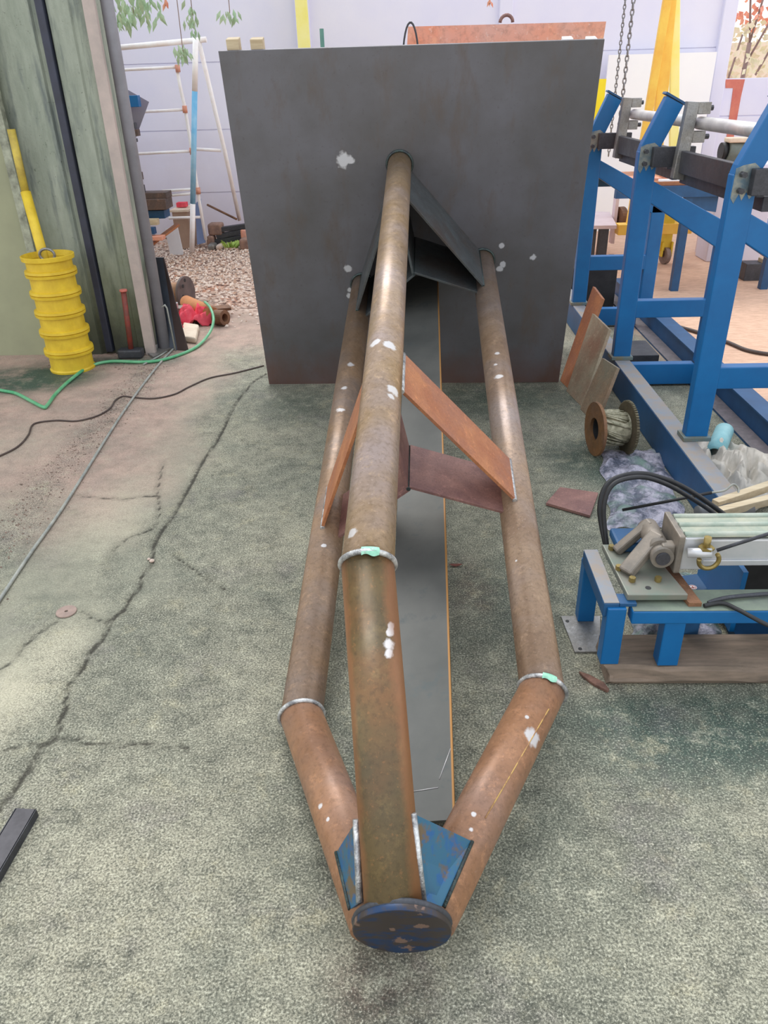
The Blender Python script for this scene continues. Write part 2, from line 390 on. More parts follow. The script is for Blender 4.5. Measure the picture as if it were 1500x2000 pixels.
oil = blob(1180, 900, .30, .30)*.9+blob(1140, 1000, .35, .45, .9)*.3+blob(1420, 1440, .50, .22, .8)*.95+blob(950, 780, .8, .35, .9)*.8+blob(560, 790, .35, .35, .9)*.5+blob(60, 740, .5, .3, .5)*1.0+blob(240, 705, .5, .12, .8)*.9
oil = oil+blob(990, 1300, .18, .8, .9)*.35+blob(1250, 1650, .5, .4, .9)*.3+blob(1080, 1130, .25, .5, .9)*.5+blob(640, 1500, .25, .6, .9)*.3+blob(1400, 1400, .5, .12, .7)*.6
rusty = blob(750, 1930, .13, .13, .9)*1.0+blob(920, 1150, .10, .25, .9)*.8+blob(1180, 1330, .12, .08, .9)*1.0+blob(470, 1340, .5, .5)*0
zz = -np.clip(1-cd/.012, 0, 1)*.006+smooth*0-gravel*.01
nx, ny = len(xs), len(ys)
me = bpy.data.meshes.new('floor')
me.vertices.add(nx*ny); me.vertices.foreach_set('co', np.stack([PX, PY, zz], 1).ravel())
ii, jj = np.meshgrid(np.arange(nx-1), np.arange(ny-1)); a = (jj*nx+ii).ravel()
fc = np.stack([a, a+1, a+nx+1, a+nx], 1)
me.loops.add(fc.size); me.polygons.add(len(fc)); me.loops.foreach_set('vertex_index', fc.ravel())
me.polygons.foreach_set('loop_start', np.arange(len(fc))*4); me.update(calc_edges=True)
for nme, arr in dict(crackd=cd, pink=pink, gravel=gravel, tan=tan, smooth=smooth, pale=pale, oil=oil, rusty=rusty).items():
    at = me.attributes.new(nme, 'FLOAT', 'POINT'); at.data.foreach_set('value', np.clip(arr, 0, 1).astype(np.float32))
me.materials.append(M['floor']); fl = bpy.data.objects.new('floor', me); COL.objects.link(fl); struct(fl)

# ------------------------------------------------------------------ left pillar and wall
stripx = YP(50, 495, 4.88).x
struct(MB().box((-7, 4.95, 0), (stripx+.02, 5.25, 4.2)).build('wall_left', 'cream'))
pil = MB()
prof = [(stripx+.02, 5.0), (-2.20, 4.96), (-2.13, 4.94), (-2.05, 4.94), (-2.04, 4.955), (-2.015, 4.955), (-2.01, 4.965), (-1.955, 4.965), (-1.95, 4.94), (-1.83, 4.94), (-1.82, 4.95), (-1.80, 4.95), (-1.79, 4.94), (-1.735, 4.945), (-1.735, 5.35), (stripx+.02, 5.35)]
pil.prism([(x, y, 0) for x, y in prof], (0, 0, 4.2)); struct(pil.build('wall_pillar', 'mossy'))
struct(MB().box((stripx, 4.90, 0), (stripx+.05, 4.95, 4.2)).build('trim_1', simple('chipped_white_strip', (176, 180, 160), (120, 122, 108), 14, .8)))
tag(MB().box((-2.005, 4.915, .02), (-1.960, 4.963, 4.2)).build('drain_pipe', simple('dark_square_pipe', (52, 56, 74), (40, 42, 52), 4, .5), bev=.006), 'dark square pipe running down the mossy concrete pillar', 'pipe')
t = MB(); t.box((-1.738, 4.90, 0), (-1.672, 4.935, 4.2)); t.box((-1.738, 4.935, 0), (-1.73, 4.99, 4.2))
tag(t.build('upright_angle_bar', simple('pinkish_galvanised', (190, 174, 166), (168, 156, 150), 5, .6, .1), bev=.003), 'pinkish grey angle bar standing upright against the pillar edge', 'metal bar')
tag(MB().cyl((-1.64, 5.02, 0), (-1.64, 5.02, 4.2), .036).build('gate_post', simple('grey_pvc', (150, 150, 158), (134, 134, 140), 5, .5)), 'smooth grey round post right behind the pinkish angle bar', 'post')
# left-hand debris at pillar foot
tag(MB().prism([G(285, 690, .004), G(300, 700, .004), G(378, 662, .004), G(345, 650, .004)], (0, 0, .012)).build('flat_offcut', 'grey_steel'), 'flat grey steel offcut lying at the foot of the grey post', 'offcut')
b = thing('sledge_hammer', V((-1.80, 4.86, 0)), 'worn red handled sledgehammer standing head down against the pillar', 'hammer')
MB().cyl((-1.815, 4.86, .05), (-1.80, 4.88, .43), .017).build('handle', 'red_paint', b)
MB().cyl((-1.80, 4.88, .425), (-1.80, 4.88, .437), .024).build('end_cap', 'red_marking', b)
MB().box((-1.90, 4.82, 0), (-1.74, 4.90, .06)).build('head', 'dark_steel', b, bev=.012)
b = thing('leaning_angle_iron', V((-1.55, 5.0, 0)), 'dark angle iron leaning behind the grey post with a pointed foot', 'metal bar')
a1, a2 = YP(283, 503, 5.2), YP(318, 503, 5.2); c1, c2 = YP(306, 668, 5.0), YP(338, 668, 5.0)
c1.z = c2.z = 0
MB().prism([c1, c2+V((.02, 0, 0)), a2, a1], (0, .012, 0)).build('flange_plate', simple('dark_blue_steel', (58, 66, 78), (50, 52, 58), 4, .5, .3), b)
d1 = V((c2.x+.10, 4.98, 0))
MB().prism([c2+V((.02, 0, 0)), d1, a2+V((.005, 0, 0)), a2], (0, .012, 0)).build('side_flange', simple('dark_brown_steel', (66, 48, 44), (52, 42, 40), 5, .6, .2), b)
pp = [YP(316, 600, 4.97), YP(322, 596, 4.97), YP(326, 602, 4.97), YP(340, 668, 4.95)]; pp[-1].z = .01
tag(MB().tube(pp, .005).build('wire_hook', 'grey_cable'), 'thin bent wire hook leaning on the dark angle iron', 'wire')

# yellow ringed bin with pipe standing in it
dc = V((-2.135, 4.66, 0))
b = thing('yellow_ringed_bin', dc, 'tall dented yellow ribbed bin made of stacked rings by the pillar', 'bin')
prof = [(.10, .0), (.136, .0), (.138, .012), (.130, .02), (.128, .105)]
for z in (.125, .245, .365, .48, .60): prof += [(.130, z-.022), (.147, z-.018), (.149, z-.002), (.140, z), (.149, z+.004), (.147, z+.018), (.131, z+.022)]
prof += [(.132, .67), (.15, .676), (.152, .70), (.146, .702), (.138, .68), (.122, .64), (.122, .3)]
MB().lathe(prof, dc, n=40, smooth=False).build('ribbed_wall', 'yellow', b, bev=0)
MB().cyl(dc+V((0, 0, .28)), dc+V((0, 0, .30)), .120).build('inner_floor', 'black', b)
b = thing('yellow_prop', dc+V((-.03, .02, .3)), 'yellow steel prop tube with a half round top standing in the ribbed bin', 'tube')
p0 = YP(86, 505, 4.70); p1 = YP(50, 375, 4.80); p2 = YP(22, 252, 4.86)
MB().cyl(p0-(p1-p0)*.7, p1, .029).build('sleeve', 'yellow', b)
d = (p2-p1).normalized(); sx = V((1, 0, 0)); vs = []
MB().grid(lambda u, v: p1+(p2-p1)*u+V((math.cos(math.pi*(1+v)), -math.sin(math.pi*(1+v))*-1, 0))*.024, 2, 10).build('channel', simple('mustard_paint', (200, 176, 70), (150, 128, 60), 8, .5), b, solid=.004)
pts = [YP(92, 498, 4.66)+V((.045*math.cos(a), 0, .035*math.sin(a))) for a in np.linspace(0, 2*math.pi, 20)[:-1]]
tag(MB().tube(pts, .008, closed=True).build('metal_ring', 'grey_steel'), 'grey metal ring sticking out of the ribbed bin mouth', 'ring')

# ------------------------------------------------------------------ the boom (base plate, three pipes, braces)
U = V((.999744, -.022643, 0)); Vv = V((-.00461, -.203567, .979051)); N = V((-.022168, -.978799, -.203619))
P0 = V((.029, 4.265, 0.004)); PW, PH = 1.693, 1.7115
A = [V((-.027, 4.017, 1.197)), V((.395, 4.106, .723)), V((-.234, 4.145, .604))]
B = [V((-.088, 1.356, .643)), V((.335, 1.479, .176)), V((-.293, 1.513, .0585))]
C = [V((-.035, .888, .158)), V((.020, .896, .110)), V((-.065, .902, .094))]
Dn = V((-.027, .894, .127)); rp = .0565
cen = (A[0]+A[1]+A[2])/3
boom = thing('welded_pipe_boom', P0, 'large rusty three pipe welded boom lying nose down with a square steel end plate', 'steel fabrication')
og = P0
def rel(p): return V(p)-og
def onpl(px, py): return ON(px, py, P0, N)
def mk_plate():
    s = NT('end_plate_steel')
    col = s.mix(s.ramp(s.noise(2.2, 5, .6), .35, .65), srgb((98, 96, 97)), srgb((113, 112, 118)))
    col = s.mix(s.ramp(s.noise(5, 5, .7, seed=3, stretch=(2, 2, .5)), .52, .8), col, srgb((104, 94, 88)))
    col = s.mix(s.math('MULTIPLY', s.ramp(s.noise(60, 4, .7, seed=5), .6, .75), .5), col, srgb((84, 78, 76)))
    sep = s.n('ShaderNodeSeparateXYZ'); s.l(s.co, sep.inputs[0])
    e = s.ramp(s.math('ADD', sep.outputs['Z'], s.math('MULTIPLY', s.noise(6, 4, seed=8), .3)), .38, .12)
    col = s.mix(s.math('MULTIPLY', e, .6), col, srgb((120, 76, 56)))
    spt = [(rel(onpl(x, y)), r) for x, y, r in ((672, 309, .030), (668, 317, .026), (683, 313, .02), (982, 516, .016), (976, 525, .016), (1041, 503, .016), (680, 524, .02), (681, 578, .015), (683, 566, .012), (980, 480, .014), (646, 372, .0))if r > 0]
    col = s.spots(col, spt, srgb((205, 205, 210)), .9, 30)
    s.bump(s.noise(40, 4), .05, .002)
    return s.fin(col, s.math('ADD', s.math('MULTIPLY', s.noise(4, 4, seed=2), .25), .36), .45)
pc = P0+Vv*PH/2
MB().obox(pc-N*.008, U*PW/2, Vv*PH/2, N*.008).build('end_plate', mk_plate(), boom, bev=.002)
def pt(k, px, py):      # nearest point on the near surface of pipe k along the picture ray
    v = ray(px, py).normalized()
    (p, q) = (A[k], B[k]) if py < {0: 1100, 1: 1345, 2: 1395}[k] else (B[k], C[k])
    d = (q-p).normalized(); w = EYE-p
    a = v-d*v.dot(d); b2 = w-d*w.dot(d)
    aa = a.dot(a); bb = 2*a.dot(b2); cc = b2.dot(b2)-rp*rp; dis = max(bb*bb-4*aa*cc, 0)
    return EYE+v*((-bb-math.sqrt(dis))/(2*aa))
dirs = [(a-cen).normalized() for a in A]
pcol = [((168, 142, 112), (150, 122, 86), (164, 146, 138)), ((158, 132, 108), (140, 114, 92), (150, 134, 126)), ((150, 122, 96), (132, 106, 82), (138, 122, 112))]
sps = [[(730, 672, .016), (762, 674, .022), (733, 668, .014), (768, 762, .020), (765, 775, .012), (687, 1040, .014)],
       [(975, 735, .017), (972, 690, .010), (968, 712, .008), (1008, 1095, .006)], [(665, 800, .016), (672, 757, .012), (685, 712, .018), (633, 1065, .008)]]
tips = [[(759, 1258, .014), (762, 1236, .010), (760, 1275, .010), (764, 1222, .007)], [(1042, 1440, .020), (1030, 1400, .006), (925, 1590, .006), (920, 1620, .006)], [(572, 1492, .010), (625, 1575, .007), (640, 1600, .005)]]
nm = ('upper', 'right lower', 'left lower')
nd = V((-.01, -1, -.17)).normalized(); dcn = Dn+V((.006, -.012, .002))
for k in range(3):
    d = (B[k]-A[k]).normalized(); d2 = (C[k]-B[k]).normalized(); bis = (d+d2).normalized()
    cc_ = d.dot(bis); ax = bis.cross(d).normalized(); e = ax.cross(bis)
    def ringpts(c, axd, mit, r, n=40):
        u = (ax); w = (mit.cross(ax)).normalized(); f = 1/cc_ if mit is bis else 1
        return [c+u*r*math.cos(2*math.pi*j/n)+w*r*f*math.sin(2*math.pi*j/n) for j in range(n)]
    r0 = ringpts(A[k], ax, d, rp); r1 = ringpts(B[k], ax, bis, rp); r2 = [p+d2*((dcn-nd*.004-p).dot(nd)/d2.dot(nd)) for p in ringpts(C[k], ax, d2, rp)]
    def loft(rings, caps=True):
        mb = MB(); n = len(rings[0]); vs = [p for r in rings for p in r]
        fs = [(i*n+j, i*n+(j+1) % n, (i+1)*n+(j+1) % n, (i+1)*n+j) for i in range(len(rings)-1) for j in range(n)]
        mb.add(vs, fs, True)
        if caps: mb.f += [tuple(range(n))[::-1], tuple(range(len(vs)-n, len(vs)))]; mb.sm += [False, False]
        return mb
    sp1 = [(rel(pt(k, x, y)), r) for x, y, r in sps[k]]; sp2 = [(rel(pt(k, x, y)), r) for x, y, r in tips[k]]
    o = loft([r0, r1]).build('main_pipe', rust('rusty_pipe_%d' % k, *pcol[k], 5, sp1, .37, .35), boom); o['label'] = nm[k]+' rusty long pipe'
    tcol = ((108, 90, 58), (92, 78, 54), (134, 88, 52)) if k == 0 else ((166, 122, 90), (148, 108, 80), (142, 114, 100))  # upper nose pipe: olive rust, darkened in colour for its shaded face
    nmat = rust('rusty_nose_pipe_%d' % k, *tcol, 5, sp2, .42, .2)
    if k == 0:      # orange rust bands down both flanks of the upper nose pipe
        q_ = NT.__new__(NT); q_.m = nmat; q_.t = nmat.node_tree; q_.b = [n for n in q_.t.nodes if n.type == 'BSDF_PRINCIPLED'][0]
        q_.co = [n for n in q_.t.nodes if n.type == 'TEX_COORD'][0].outputs['Object']
        src = q_.b.inputs['Base Color'].links[0].from_socket
        dp = q_.n('ShaderNodeVectorMath', operation='DOT_PRODUCT'); q_.l(q_.co, dp.inputs[0]); dp.inputs[1].default_value = tuple(ax)
        dv_ = q_.math('ABSOLUTE', q_.math('SUBTRACT', dp.outputs['Value'], rel(B[0]).dot(ax)))
        dv_ = q_.math('ADD', dv_, q_.math('MULTIPLY', q_.math('SUBTRACT', q_.noise(9, 4, .6, seed=31), .5), .035))
        q_.l(q_.mix(q_.math('MULTIPLY', q_.ramp(dv_, .034, .048), .65), src, srgb((146, 96, 60))), q_.b.inputs['Base Color'])
    o = loft([r1, r2]).build('nose_pipe', nmat, boom); o['label'] = nm[k]+' short pipe bending in to the nose'
    # mitre weld bead and end weld
    rw = [B[k]+ax*(rp+.001)*math.cos(a)+(bis.cross(ax)).normalized()*(rp+.001)/cc_*math.sin(a) for a in np.linspace(0, 2*math.pi, 49)[:-1]]
    w_ = MB().tube(rw, .0065, 8, closed=True).build('weld_bead', 'weld', boom); w_['label'] = 'silver weld ring at the pipe bend'
    rw = [A[k]+ax*(rp+.004)*math.cos(a)+(d.cross(ax)).normalized()*(rp+.004)*math.sin(a)+d*.004 for a in np.linspace(0, 2*math.pi, 41)[:-1]]
    MB().tube(rw, .007, 8, closed=True).build('weld_bead', 'weld_dark', boom)
    if k < 2:
        aa_ = [R(a) for a in ((-14, 0, 12) if k == 0 else (-20, 0, 18))]
        # green marker paint patch sitting on the weld, facing up
        up = (V((0, 0, 1))-bis*bis.z).normalized(); sd2 = bis.cross(up)
        if sd2.x < 0: sd2 = -sd2
        off = .12 if k == 0 else .25
        pg = []
        mb = MB()
        mb.grid(lambda u, v: B[k]+(up*math.cos(off+(u-.5)*.6)+sd2*math.sin(off+(u-.5)*.6))*(rp+.0035+.004*math.sin(math.pi*v))/(1 if k else .97)+bis*((v-.5)*.020*(1+.3*math.sin(u*7)*math.sin(v*5))), 14, 6)
        mb.build('paint_dab', 'mint', boom)['label'] = 'mint green paint dab on the weld'
# braces
def brace(i, j, s0, s1, out_, matn, th=.010, ext=.0, name='brace_plate'):
    dd = (A[j]-A[i]).normalized(); pa = A[i]+dd*(rp-.004); pb = A[j]-dd*(rp-.004)
    nn = N.cross(dd).normalized()
    if nn.dot(dirs[i]+dirs[j]) < 0: nn = -nn
    pa += nn*out_; pb += nn*out_
    MB().prism([pa+N*s0, pb+N*s0, pb+N*s1, pa+N*s1], nn*th).build(name, matn, boom, bev=.001)
    for q in (pa, pb):
        MB().tube([q+nn*th*.5+N*s0, q+nn*th*.5+N*(s1+.004)], .008, 8).build('weld_seam', 'weld_dark' if s0 < 1 else 'weld', boom)
brace(0, 1, .0, .42, .012, 'plank_dark'); brace(0, 2, .0, .42, .012, 'plank_dark')
brace(0, 1, 1.79, 2.0, .022, 'plank_rust'); brace(0, 2, 1.79, 2.0, .022, 'plank_rust')
for s0, s1, mt in ((0.0, .43, 'plank_dark'), (1.80, 2.02, 'plank_mauve')):
    for k in range(3):
        q = A[k]-dirs[k]*(rp-.004); nn = N.cross(dirs[k]).normalized()
        MB().prism([cen+N*s0, q+N*s0, q+N*s1, cen+N*s1], nn*.010).build('web_plate', mt, boom, bev=.001)
    MB().tube([cen+N*s0, cen+N*(s1+.003)], .007, 8).build('weld_seam', 'weld_dark', boom)
pa_, pb_ = pt(1, 1072, 1385), pt(1, 948, 1598)
sm_ = MB().tube([pa_.lerp(pb_, t_)+V((0, 0, .0004)) for t_ in (0, 1)], .0016, 6).build('seam_line', simple('ochre_seam', (196, 160, 92), (160, 118, 80), 40, .6, lo=.45, hi=.55), boom); sm_['label'] = 'ochre line along the right nose pipe'
# long flat bar in the plane of the lower pipes
mid = (A[1]+A[2])/2; ld = (A[1]-A[2]).normalized(); ln = N.cross(ld).normalized(); ln = ln if ln.z > 0 else -ln
s = NT('long_flat_bar_steel')
col = s.mix(s.ramp(s.noise(4, 5, .6), .35, .65), srgb((98, 98, 94)), srgb((82, 83, 80)))
col = s.mix(s.ramp(s.noise(9, 5, .7, seed=3), .58, .7), col, srgb((78, 84, 84)))
sv = s.n('ShaderNodeVectorMath', operation='DOT_PRODUCT'); s.l(s.co, sv.inputs[0]); sv.inputs[1].default_value = tuple(ld)
ed = s.ramp(sv.outputs['Value'], (mid-og).dot(ld)+.0775, (mid-og).dot(ld)+.080)
col = s.mix(ed, col, srgb((170, 122, 66)))
mbar = s.fin(col, .45, .35)
MB().obox(mid+N*(3.0/2)-ln*.02, ld*.084, N*(3.0/2), ln*.005).build('long_flat_bar', mbar, boom, bev=.001)
for sc_a, sc_b in (((806, 1546), (856, 1538)), ((858, 1522), (880, 1462))):
    bp = mid-ln*.0145
    MB().tube([ON(*sc_a, bp, ln), ON(*sc_b, bp, ln)], .0012, 6).build('scratch_mark', 'bright_steel', boom)
# nose: round end disc, gussets
sd_m = NT('nose_disc_paint')
col = sd_m.mix(sd_m.ramp(sd_m.noise(11, 5, .65, stretch=(1, 1, 2)), .42, .52), srgb((18, 50, 86)), srgb((60, 52, 50)))
col = sd_m.mix(sd_m.ramp(sd_m.noise(16, 4, seed=3), .64, .67), col, srgb((120, 96, 84)))
mdisc = sd_m.fin(col, .4, .2)
MB().cyl(dcn-nd*.006, dcn+nd*.010, .094, 48).build('nose_disc', mdisc, boom, bev=.002)
w2 = [dcn-nd*.008+(nd.cross(V((1, 0, 0))).normalized()*math.sin(a)+nd.cross(nd.cross(V((1, 0, 0)))).normalized()*math.cos(a))*.090 for a in np.linspace(0, 2*math.pi, 41)[:-1]]
MB().tube(w2, .007, 8, closed=True).build('weld_bead', 'dark_steel', boom)
M['gusset'] = (lambda s: s.fin(s.mix(s.ramp(s.noise(14, 5, .7), .5, .6), s.mix(s.ramp(s.noise(26, 4, seed=2), .5, .62), srgb((48, 98, 124)), srgb((36, 90, 140))), srgb((104, 88, 66))), .45, .1))(NT('blue_gusset'))
def tipax(k, t): return B[k]+(C[k]-B[k])*t
for k, q4 in ((1, ((806, 1588), (826, 1760), (866, 1772), (922, 1643))), (2, ((697, 1600), (704, 1762), (684, 1776), (657, 1664)))):
    w4 = [pt(0, *q4[0]), pt(0, *q4[1]), pt(k, *q4[2]), pt(k, *q4[3])]
    w4[3] = w4[0]+(w4[3]-w4[0])
    nq = (w4[1]-w4[0]).cross(w4[3]-w4[0]).normalized(); nq = nq if nq.dot(EYE-w4[0]) > 0 else -nq
    MB().prism(w4, -nq*.008).build('gusset_plate', M['gusset'], boom, bev=.001)
    MB().tube([w4[0]+nq*.002, w4[1]+nq*.002], .0065, 8).build('weld_seam', 'weld', boom)
    MB().tube([w4[3]+nq*.001, w4[2]+nq*.001], .004, 8).build('weld_seam', 'weld_dark', boom)
for x in (453, 500):
    q = onpl(x, 92); MB().obox(q-N*.045-Vv*.10, U*.028, Vv*.127, N*.026).build('backing_bar', 'pale_wood', boom, bev=.003)
for x in (1110, 1157):
    q = onpl(x, 88); MB().obox(q-N*.045-Vv*.10, U*.022, Vv*.122, N*.026).build('backing_bar', 'white_board', boom, bev=.003)

# ------------------------------------------------------------------ panel, hoop behind the plate
b = thing('primed_steel_panel', V((.6, 5.0, 0)), 'orange primed steel panel standing upright behind the boom end plate', 'steel panel')
tl, tr = YP(797, 52, 5.0), YP(1184, 42, 5.0)
MB().prism([(tl.x-.13, 5.0, 0.0), (tr.x-.13, 5.0, 0.0), tr, tl], (0, .012, 0)).build('sheet', 'orange_rust', b)
pts = [YP(989, 44, 5.006)+V((.035*math.cos(a), 0, .035*math.sin(a))) for a in np.linspace(0, math.pi, 10)]
MB().tube(pts, .009).build('lifting_eye', 'plank_mauve', b)
q = YP(802, 92, 4.7); pts = [V((q.x+.042*math.cos(a), 4.7, q.z-.08+.19*max(0, math.sin(a)))) for a in np.linspace(0, math.pi, 16)]
pts = [V((pts[0].x, 4.7, .004))]+pts+[V((pts[-1].x, 4.7, .004))]
tag(MB().tube(pts, .005).build('steel_hoop', 'dark_steel'), 'thin dark hoop poking up behind the plate top edge', 'hoop')

# ------------------------------------------------------------------ blue machine frame
mach = thing('blue_machine_frame', V((1.4, 4.2, 0)), 'long blue painted steel machine frame with three upright gallows posts and a silver shaft', 'machine frame')
MB().box((1.152, 2.52, 0), (1.24, 6.3, .158)).build('base_beam', 'dark_blue', mach, bev=.004)
MB().box((1.155, 2.525, .158), (1.237, 6.3, .160)).build('dusty_beam_top', 'dusty', mach)
t = MB(); t.box((1.60, 2.4, 0), (1.685, 6.3, .010)); t.box((1.685, 2.4, 0), (1.695, 6.3, .13)); t.box((1.66, 2.4, .125), (1.76, 6.3, .133))
t.build('rear_channel', 'dark_blue', mach)
MB().box((1.60, 2.4, .0105), (1.683, 6.3, .0125)).build('dusty_channel_flange', simple('dusty_flange', (134, 124, 126), (112, 106, 108), 30, .7), mach)
rows = [(3.05, .045), (4.16, 0), (5.37, .005)]
for i, (y, dx) in enumerate(rows):
    x = 1.148+dx; yb = y+.055
    MB().box((x, y, .172), (x+.094, yb, 1.215)).build('upright_post', 'blue', mach, bev=.005)
    MB().box((x-.012, y-.014, .160), (x+.106, yb+.02, .180)).build('foot_plate', simple('teal_steel_%d' % i, (96, 122, 130), (120, 116, 96), 20, .5, .2), mach, bev=.003)
    MB().prism([(x+.002, y, 1.212), (x+.010, y, 1.245), (x+.100, y, 1.452), (x+.184, y, 1.412), (x+.104, y, 1.235), (x+.096, y, 1.212)], (0, .055, 0)).build('gallows_arm', 'blue', mach, bev=.004)
    MB().prism([(x+.090, y-.004, 1.462), (x+.096, y-.004, 1.470), (x+.200, y-.004, 1.418), (x+.194, y-.004, 1.410)], (0, .062, 0)).build('arm_cap', 'dark_blue', mach)
    MB().prism([(x+.004, y-.0015, 1.135), (x+.018, y-.0015, 1.115), (x+.032, y-.0015, 1.15), (x+.045, y-.0015, 1.125), (x+.058, y-.0015, 1.155), (x+.072, y-.0015, 1.13), (x+.090, y-.0015, 1.15), (x+.092, y-.0015, 1.235), (x+.07, y-.0015, 1.252), (x+.03, y-.0015, 1.245), (x+.006, y-.0015, 1.235)], (0, .003, 0)).build('ground_weld_patch', simple('brushed_patch_%d' % i, (160, 158, 144), (96, 116, 128), 22, .4, .4), mach)
    MB().prism([(x+.09, y, .975), (x+.09, y, 1.078), (x+.55, y, .845), (x+.55, y, .752), (x+.46, y, .752)], (0, .055, 0)).build('inclined_brace', 'blue', mach, bev=.004)
    MB().box((x+.46, y, .13), (x+.55, yb, .80)).build('rear_post', 'blue', mach, bev=.005)
    MB().box((x+.09, y, .392), (x+.465, yb, .485)).build('crossbar', 'blue', mach, bev=.004)
    if i: MB().box((x+.09, y, .012), (x+.455, yb, .131)).build('base_crossbar', 'blue', mach, bev=.004)
    # dark stub, clamp and shaft bracket
    MB().box((x+.06, y-.045, 1.145), (x+.26, y-.004, 1.235)).build('stub_bar', 'dark_steel', mach, bev=.003)
    for zb in (1.16, 1.215): MB().cyl((x+.03, y-.03, zb), (x+.03, y-.004, zb), .011, 6, False).build('hex_bolt', 'dark_steel', mach)
    if i:
        cx, cy = x+.15, y-.12
        cl = MB().prism([(cx-.005, cy, 1.10), (cx+.05, cy, 1.09), (cx+.068, cy, 1.425), (cx+.015, cy, 1.43)], (0, .05, 0)).build('clamp_bracket', 'grey_steel', mach, bev=.003)
        MB().box((cx+.066, cy, 1.375), (cx+.125, cy+.05, 1.425)).build('upper_jaw', 'grey_steel', cl, bev=.003)
        MB().box((cx+.060, cy, 1.255), (cx+.118, cy+.05, 1.305)).build('lower_jaw', 'grey_steel', cl, bev=.003)
        for zb in (1.40, 1.28): MB().cyl((cx+.120, cy+.02, zb), (cx+.140, cy+.02, zb), .012, 6, False).build('jaw_bolt', 'dark_steel', cl)
        y2 = rows[i-1][0]+.06
        MB().box((1.315, y2, 1.125), (1.345, cy+.06, 1.222)).build('side_rail', 'dark_steel', mach, bev=.003)
        MB().box((1.345, y2, 1.075), (1.375, cy+.06, 1.13)).build('lower_rail', 'dark_steel', mach, bev=.003)
        MB().cyl((cx+.095, y2-.02, 1.337), (cx+.095, cy+.05, 1.337), .028, 24).build('silver_shaft', 'bright_steel', mach)
        MB().cyl((1.307, (y2+cy)/2-.2, 1.18), (1.316, (y2+cy)/2-.2, 1.18), .012, 10).build('rail_bolt', 'dark_steel', mach)

# steel plates leaning on the machine base
g0, g1 = G(1098, 748), G(1147, 797); ldir = (g1-g0).normalized(); perp = V((0, 0, 1)).cross(ldir); perp = perp if perp.x > 0 else -perp
L_ = R(20); upv = perp*math.sin(L_)+V((0, 0, 1))*math.cos(L_); pn = ldir.cross(upv).normalized(); pn = pn if pn.x < 0 else -pn
for i, (c4, off, mt, lab) in enumerate([([(1093, 745), (1113, 757), (1176, 583), (1158, 559)], 0, 'plank_rust', 'narrow rusty flat bar, tallest of those leaning beside the boom plate'),
        ([(1110, 755), (1140, 787), (1189, 643), (1157, 612)], .022, 'leanplate', 'wide mottled olive brown steel plate leaning between the rusty bar and the machine'),
        ([(1138, 788), (1178, 797), (1205, 718), (1176, 699)], .04, 'leanplate2', 'short brown steel plates in front, leaning over the wire spool')]):
    if 'leanplate' not in M:
        M['leanplate'] = rust('mottled_plate', (160, 148, 126), (138, 126, 106), (148, 116, 96), 7, rough=.55, metal=.2)
        M['leanplate2'] = rust('brown_plate', (152, 126, 102), (134, 112, 92), (136, 130, 112), 7, rough=.55, metal=.2)
    p_ = g0+pn*off
    q = [ON(x, y, p_, pn) for x, y in c4]
    for k in (0, 1): q[k] = q[k]-upv*(q[k].z/upv.z)+V((0, 0, .001))
    tag(MB().prism(q, -pn*.018).build('leaning_steel_plate', M[mt], bev=.001), lab, 'steel plate', 'steel plates leaning on the machine base')
# wire spool
sa = V((.135, .018, -.002)).normalized(); sc0 = V((.862, 3.27, .1255)); KS = 1.09
b = thing('wire_spool', V((.93, 3.35, 0)), 'rusty two flanged spool wound with pale wire standing on its rim', 'spool')
MB().lathe([(.052, -.006), (.124, -.006), (.125, .0), (.124, .008), (.052, .008), (.052, -.006)], sc0, sa, 48).build('left_flange', rust('spool_rust', (134, 94, 58), (110, 80, 52), (120, 90, 70), 12, rough=.6), b)
cut = MB(); n = 64
cut.lathe([(.05, .145), (.121, .145), (.121, .158), (.05, .158), (.05, .145)], sc0+V((0, 0, -.002)), sa, 48)
cut.build('right_flange', rust('spool_olive', (110, 98, 76), (84, 78, 60), (96, 84, 70), 14, rough=.7), b)
MB().lathe([(.052, .008), (.052, .145)], sc0, sa, 32, True).build('core', 'black', b)
tw = MB()
ux = sa.orthogonal().normalized(); wx = sa.cross(ux)
for i in range(46):
    a0 = random.uniform(0, 6.28); rr = random.uniform(.070, .084); z0 = random.uniform(.012, .03); z1 = random.uniform(.105, .138)
    tw.tube([sc0+sa*(z0+(z1-z0)*t)+(ux*math.cos(a0+t*.5)+wx*math.sin(a0+t*.5))*rr for t in (0, .33, .66, 1)], .0045, 6)
tw.lathe([(.070, .010), (.072, .143)], sc0, sa, 32, True)
tw.build('wire_winding', simple('pale_wire', (186, 180, 156), (110, 108, 84), 40, .5, .3), b)
te = MB()
for i in range(60):
    a = i/60*6.283; p = sc0+sa*.152+(ux*math.cos(a)+wx*math.sin(a))*.121; rad = (ux*math.cos(a)+wx*math.sin(a))
    te.obox(p, sa*.006, rad*.004, sa.cross(rad)*.0025)
te.build('ribbed_edge', simple('ribbed_edge', (130, 122, 96), (80, 74, 56), 40, .6), b)

